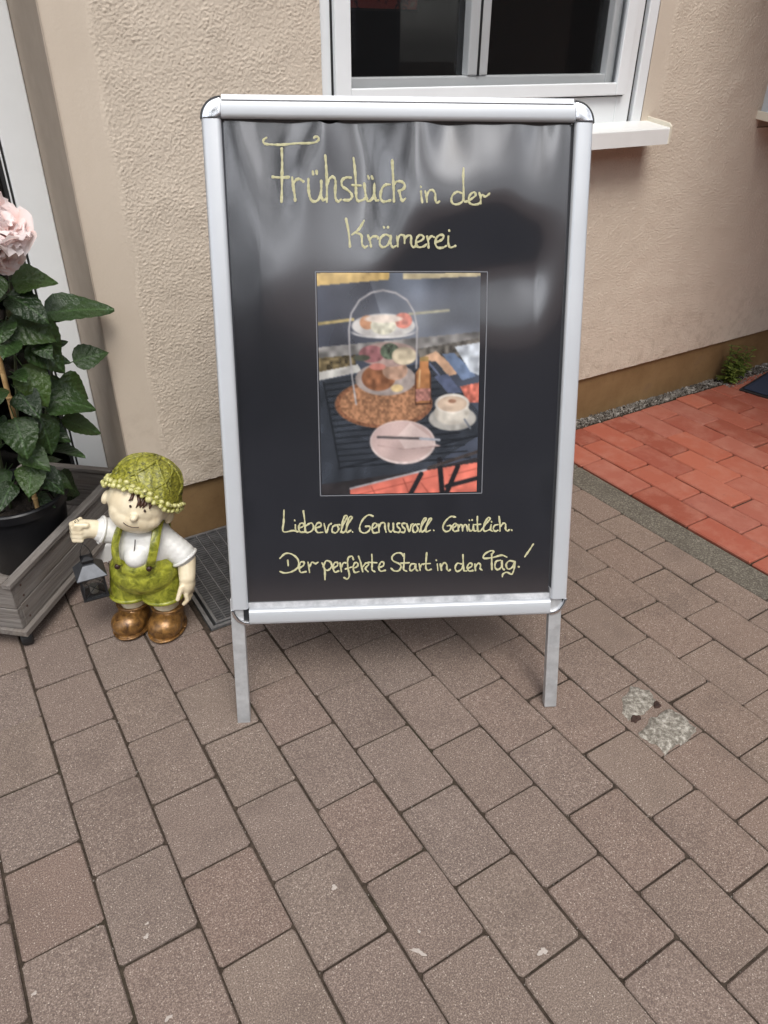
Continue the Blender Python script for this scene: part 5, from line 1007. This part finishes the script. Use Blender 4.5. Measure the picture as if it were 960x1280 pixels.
# hat: plaited dome with a drooping brim
HZ = HC.z+0.020
HM = HRm @ Matrix.Translation((HC.x, HC.y+0.018, HZ)) @ Matrix.Rotation(R(-21), 4, 'X')
ht = MB(); n = 96; rings = []
prof = [(0.066, -0.006), (0.084, -0.006), (0.096, -0.012), (0.1010, -0.009), (0.100, -0.001), (0.093, 0.007), (0.087, 0.015), (0.083, 0.029), (0.079, 0.043), (0.072, 0.056), (0.061, 0.067), (0.045, 0.076), (0.026, 0.081), (0.004, 0.083)]
for j, (r_, z_) in enumerate(prof):
    ring = []
    for k in range(n):
        t = 2*math.pi*k/n; w = 1+(0.025*math.sin(5*t+0.6)+0.012*math.sin(11*t))*(0.04 < r_)*(1.0 if j < 6 else 0.6)
        pl_ = 0.0020*math.sin(t*18+j*1.5)*(j > 4) + 0.0014*math.sin(j*2.6+t*3)*(j > 4)
        ring.append(lean(HM @ Vector(((r_*w+pl_)*math.cos(t), (r_*w+pl_)*math.sin(t)*0.95, z_+(0.005*math.sin(3*t+1)-0.012*max(0.0, math.cos(t)))*(j < 6)))))
    rings.append(ring)
ht.loft(rings); hat = ht.build('hat', MATS['fig_hat'], fig, smooth=True)
sm_ = hat.modifiers.new('s', 'SUBSURF'); sm_.levels = 1; sm_.render_levels = 1
# plaited cords over the dome
for q in range(14):
    t0 = 2*math.pi*q/14; pts = []
    for i in range(9):
        f_ = i/8; r_ = np.interp(f_, [0, .3, .6, .85, 1], [0.085, 0.081, 0.064, 0.036, 0.008]); z_ = np.interp(f_, [0, .3, .6, .85, 1], [0.016, 0.038, 0.064, 0.079, 0.084]); t = t0+0.9*f_*(1 if q % 2 else -1)
        pts.append(lean(HM @ Vector((r_*math.cos(t), r_*math.sin(t)*0.95, z_))))
    MB().tube(catmull(pts, 3), 0.0042, 6).build('plait', MATS['fig_hat'], hat, smooth=True)
fb = MB(); rf = random.Random(2)
for row, (r_, z_, cnt, s_) in enumerate(((0.0985, -0.009, 40, 0.0072), (0.0965, 0.003, 38, 0.0066))):
    for k in range(cnt):
        t = 2*math.pi*(k+0.5*row)/cnt+rf.uniform(-.02, .02); w = 1+0.025*math.sin(5*t+0.6)+0.012*math.sin(11*t)
        fb.ball(lean(HM @ Vector((r_*w*math.cos(t), r_*w*math.sin(t)*0.95, z_+0.005*math.sin(3*t+1)-0.012*max(0.0, math.cos(t))+rf.uniform(-.0025, .0025)))), (s_*rf.uniform(0.7, 1.3), s_*rf.uniform(0.7, 1.3), s_*rf.uniform(0.6, 1.1)), 7, 5)
tag(fb.build('brim_flowers', MATS['fig_cream'], hat, smooth=True), kind='stuff')
# fringe of hair under the brim
for (a, b, l_) in ((-0.012, 0.004, 0.020), (-0.004, -0.004, 0.025), (0.004, 0.004, 0.022), (0.012, 0.010, 0.021), (0.020, 0.026, 0.018), (-0.022, -0.026, 0.014), (0.074, 0.078, 0.030)):
    yy = -0.0655 if abs(a) < 0.03 else -0.010
    MB().tube([hl(HC+Vector((a, yy+0.010, 0.040))), hl(HC+Vector(((a+b)/2+0.002, yy-0.002, 0.034-l_*0.35))), hl(HC+Vector((b, yy-0.0045, 0.038-l_)))], [0.0042, 0.0038, 0.0012], 8).build('hair_strand', MATS['fig_hair'], fig, smooth=True)

# ------------------------------------------------------------------ lantern hanging from the fist
bpy.context.view_layer.update()
fw = Matrix.Translation((FX, FY, 0)) @ Matrix.Rotation(FR, 4, 'Z') @ lean(FIr+Vector((-0.016, -0.012, -0.004)))
lan = tag(empty('lantern', (fw.x, fw.y, fw.z-0.216*0.86), R(-4)), 'small black metal lantern hanging from the figurine fist', 'lantern')
LH = 0.216
hw, bz0, bz1 = 0.0315, 0.004, 0.078
base = MB().box((-hw-0.005, -hw-0.005, 0.0), (hw+0.005, hw+0.005, 0.0055)).build('base', MATS['iron'], lan, bevel=0.0012)
for sx in (-1, 1):
    for sy in (-1, 1): MB().box((sx*hw-0.003, sy*hw-0.003, 0.0055), (sx*hw+0.003, sy*hw+0.003, bz1)).build('post', MATS['iron'], lan)
tp = MB()
for a, b in (((-hw+0.003, -hw-0.0028), (hw-0.003, -hw+0.0028)), ((-hw+0.003, hw-0.0028), (hw-0.003, hw+0.0028)), ((-hw-0.0028, -hw+0.003), (-hw+0.0028, hw-0.003)), ((hw-0.0028, -hw+0.003), (hw+0.0028, hw-0.003))): tp.box((a[0], a[1], bz1-0.006), (b[0], b[1], bz1-0.0005))
tp.build('top_bars', MATS['iron'], lan)
for k in range(4):
    M = Matrix.Rotation(k*math.pi/2, 4, 'Z')
    for d in (-1, 1): MB().tube([M @ Vector((-hw*0.95*d, -hw, 0.008)), M @ Vector((hw*0.95*d, -hw-0.0006*d, bz1-0.006))], 0.0011, 6).build('cross_brace', MATS['iron'], lan)
    gp = MB().box((-hw+0.004, -hw+0.0035, 0.007), (hw-0.004, -hw+0.0045, bz1-0.007), M); gp.build('pane', MATS['glass'], lan)
rf_ = MB(); sq = lambda r_, z_: [(-r_, -r_, z_), (r_, -r_, z_), (r_, r_, z_), (-r_, r_, z_)]
rf_.loft([sq(0.042, bz1-0.001), sq(0.0425, bz1+0.002), sq(0.0165, bz1+0.034), sq(0.0165, bz1+0.036)]); rf_.build('roof', MATS['zinc_dark'], lan, bevel=0.0008)
ch = MB(); ch.loft([sq(0.0125, bz1+0.036), sq(0.0125, bz1+0.046)]); ch.loft([sq(0.0175, bz1+0.046), sq(0.0175, bz1+0.050), sq(0.006, bz1+0.056)]); ch.build('chimney', MATS['iron'], lan)
zt = bz1+0.054
MB().tube([(-0.016, 0, zt-0.004), (-0.012, 0, zt+0.022), (0, 0, zt+0.046), (0.012, 0, zt+0.022), (0.016, 0, zt-0.004)], 0.0013, 6).build('bail', MATS['iron'], lan, smooth=True)
MB().tube([(0, 0, zt+0.045), (0, 0, LH-0.002), (0.001, 0.002, LH+0.012), (0.006, 0.004, LH+0.028), (0.001, 0.004, LH+0.043), (-0.006, 0.004, LH+0.036), (-0.004, 0.003, LH+0.022), (0.003, 0.002, LH+0.010)], 0.0012, 6).build('hanging_wire', MATS['iron'], lan, smooth=True)
lan.scale = (0.86, 0.86, 0.86)
MB().lathe([(0.0, 0.0055), (0.012, 0.0055), (0.012, 0.030), (0.0, 0.031)], 16).build('candle', mat_plain('candle_wax', (0.55, 0.50, 0.42), 0.5), lan, smooth=False)

# ================================================================== weed, door mat, and added things out of frame
weed = tag(empty('weed', (0.795, -0.062, 0)), 'small green leafy weed growing out of the gravel strip', 'weed')
rw = random.Random(31); WL = [leaf_mesh('leaf', 1.0, 0.34, 0.2, 0.3, 0.03, 11, 0.12, 6), leaf_mesh('leaf', 1.0, 0.26, 0.25, 0.4, 0.04, 12, 0.12, 6)]
for me in WL: me.materials.append(MATS['weed'])
def sprig(tip, n, size):
    base = Vector((rw.uniform(-.01, .01), rw.uniform(-.008, .008), 0)); tip = Vector(tip); mid = base.lerp(tip, 0.5)+Vector((rw.uniform(-.01, .01), 0, 0.01))
    P = catmull([base, mid, tip], 8); MB().tube(P, 0.0012, 5).build('stem', MATS['stem'], weed)
    for i in range(n):
        p = P[min(len(P)-1, int((0.12+0.88*i/max(1, n-1))*(len(P)-1)))]; a = i*2.4+rw.uniform(-.4, .4)
        y = Vector((math.cos(a), math.sin(a), rw.uniform(0.1, 0.7))).normalized(); z = Vector((0, 0, 1)); z = (z-y*z.dot(y)).normalized(); x = y.cross(z)
        o = bpy.data.objects.new('leaf', rw.choice(WL)); C.objects.link(o); o.parent = weed; M = Matrix((x, y, z)).transposed().to_4x4(); M.translation = p; o.matrix_local = M @ Matrix.Scale(size*rw.uniform(0.7, 1.2)*(1.15-0.45*i/n), 4)
sprig((-0.005, 0.015, 0.185), 20, 0.032); sprig((-0.028, 0.004, 0.125), 14, 0.030); sprig((0.012, 0.008, 0.15), 16, 0.030)
for t in ((0.05, 0.0, 0.085), (0.09, 0.01, 0.105), (0.075, -0.02, 0.06), (0.03, -0.03, 0.055), (0.12, 0.0, 0.08), (0.055, 0.02, 0.11), (0.10, -0.025, 0.045), (-0.02, -0.02, 0.06), (0.14, 0.012, 0.095)): sprig((t[0]*1.3, t[1]*1.1, t[2]*1.4), 15, 0.040)
dm = tag(empty('door_mat', (0.765, -0.155, 0.004), R(12)), 'dark blue rectangular door mat on the red brick terrace', 'door mat')
MB().box((0, -0.42, 0.0), (0.36, 0, 0.007)).build('rubber_edge', MATS['black_rubber'], dm, bevel=0.002)
MB().box((0.014, -0.406, 0.007), (0.346, -0.014, 0.014)).build('pile', MATS['mat_blue'], dm, bevel=0.003)

nb = tag(empty('added_house', (-1.0, -17.0, 0)), 'unseen house added to be mirrored in the sign and panes', 'house')  # added out of view, length and height set for the sign's dark reflections
nwall = MB().box((-30, -6, 0), (11, 0, 6.2)).build('wall', mat_plain('added_house_render', (0.17, 0.172, 0.18), 0.9), nb)
rfm = MB(); rfm.loft([[(-30.6, -6.5, 6.1), (-30.6, 0.5, 6.1), (-30.6, -3, 9.4)], [(11.6, -6.5, 6.1), (11.6, 0.5, 6.1), (11.6, -3, 9.4)]]); rfm.build('roof', mat_plain('added_house_tiles', (0.10, 0.05, 0.038), 0.8), nb)
for x in (-27, -24, -21, -18, -15, -12, -9, -6, -3, 0.5, 3.5, 6.5, 9):
    w_ = MB().box((x-0.65, -0.02, 1.0), (x+0.65, 0.03, 2.4)).build('window', MATS['white_pvc'], nb); MB().box((x-0.57, 0.03, 1.08), (x+0.57, 0.035, 2.32)).build('pane', MATS['black_plastic'], w_)


# tree added behind the viewer to darken the left of the sign's reflection
tree = tag(empty('added_tree', (-9.3, -10.6, 0)), 'unseen broad-leaved tree added to darken reflections in the sign', 'tree')
MB().tube([(0, 0, -0.02), (0.1, 0, 2.0), (0.0, 0.15, 4.2), (0.2, 0.1, 6.5)], [0.30, 0.24, 0.19, 0.08], 12).build('trunk', mat_plain('bark', (0.07, 0.052, 0.04), 0.9, var=0.4, nscale=9), tree, smooth=True)
cr_ = MB(); rt = random.Random(12)
for k in range(26):
    a = rt.uniform(0, 6.28); rr_ = rt.uniform(0.4, 2.9); c = Vector((rr_*math.cos(a), rr_*math.sin(a), rt.uniform(3.2, 10.4)-0.45*rr_)); s0 = rt.uniform(0.9, 1.5)
    for _ in range(190):
        d = Vector((rt.gauss(0, 1), rt.gauss(0, 1), rt.gauss(0, 1))).normalized()*s0*rt.uniform(0.55, 1.05); p = c+d; x = Vector((rt.gauss(0, 1), rt.gauss(0, 1), rt.gauss(0, 1))).normalized(); y = x.orthogonal().normalized(); q = rt.uniform(0.10, 0.18)
        cr_.add([p-x*q, p+y*q*0.5, p+x*q, p-y*q*0.5], [(0, 1, 2, 3)])
tag(cr_.build('crown', MATS['leaf'], tree), kind='stuff')
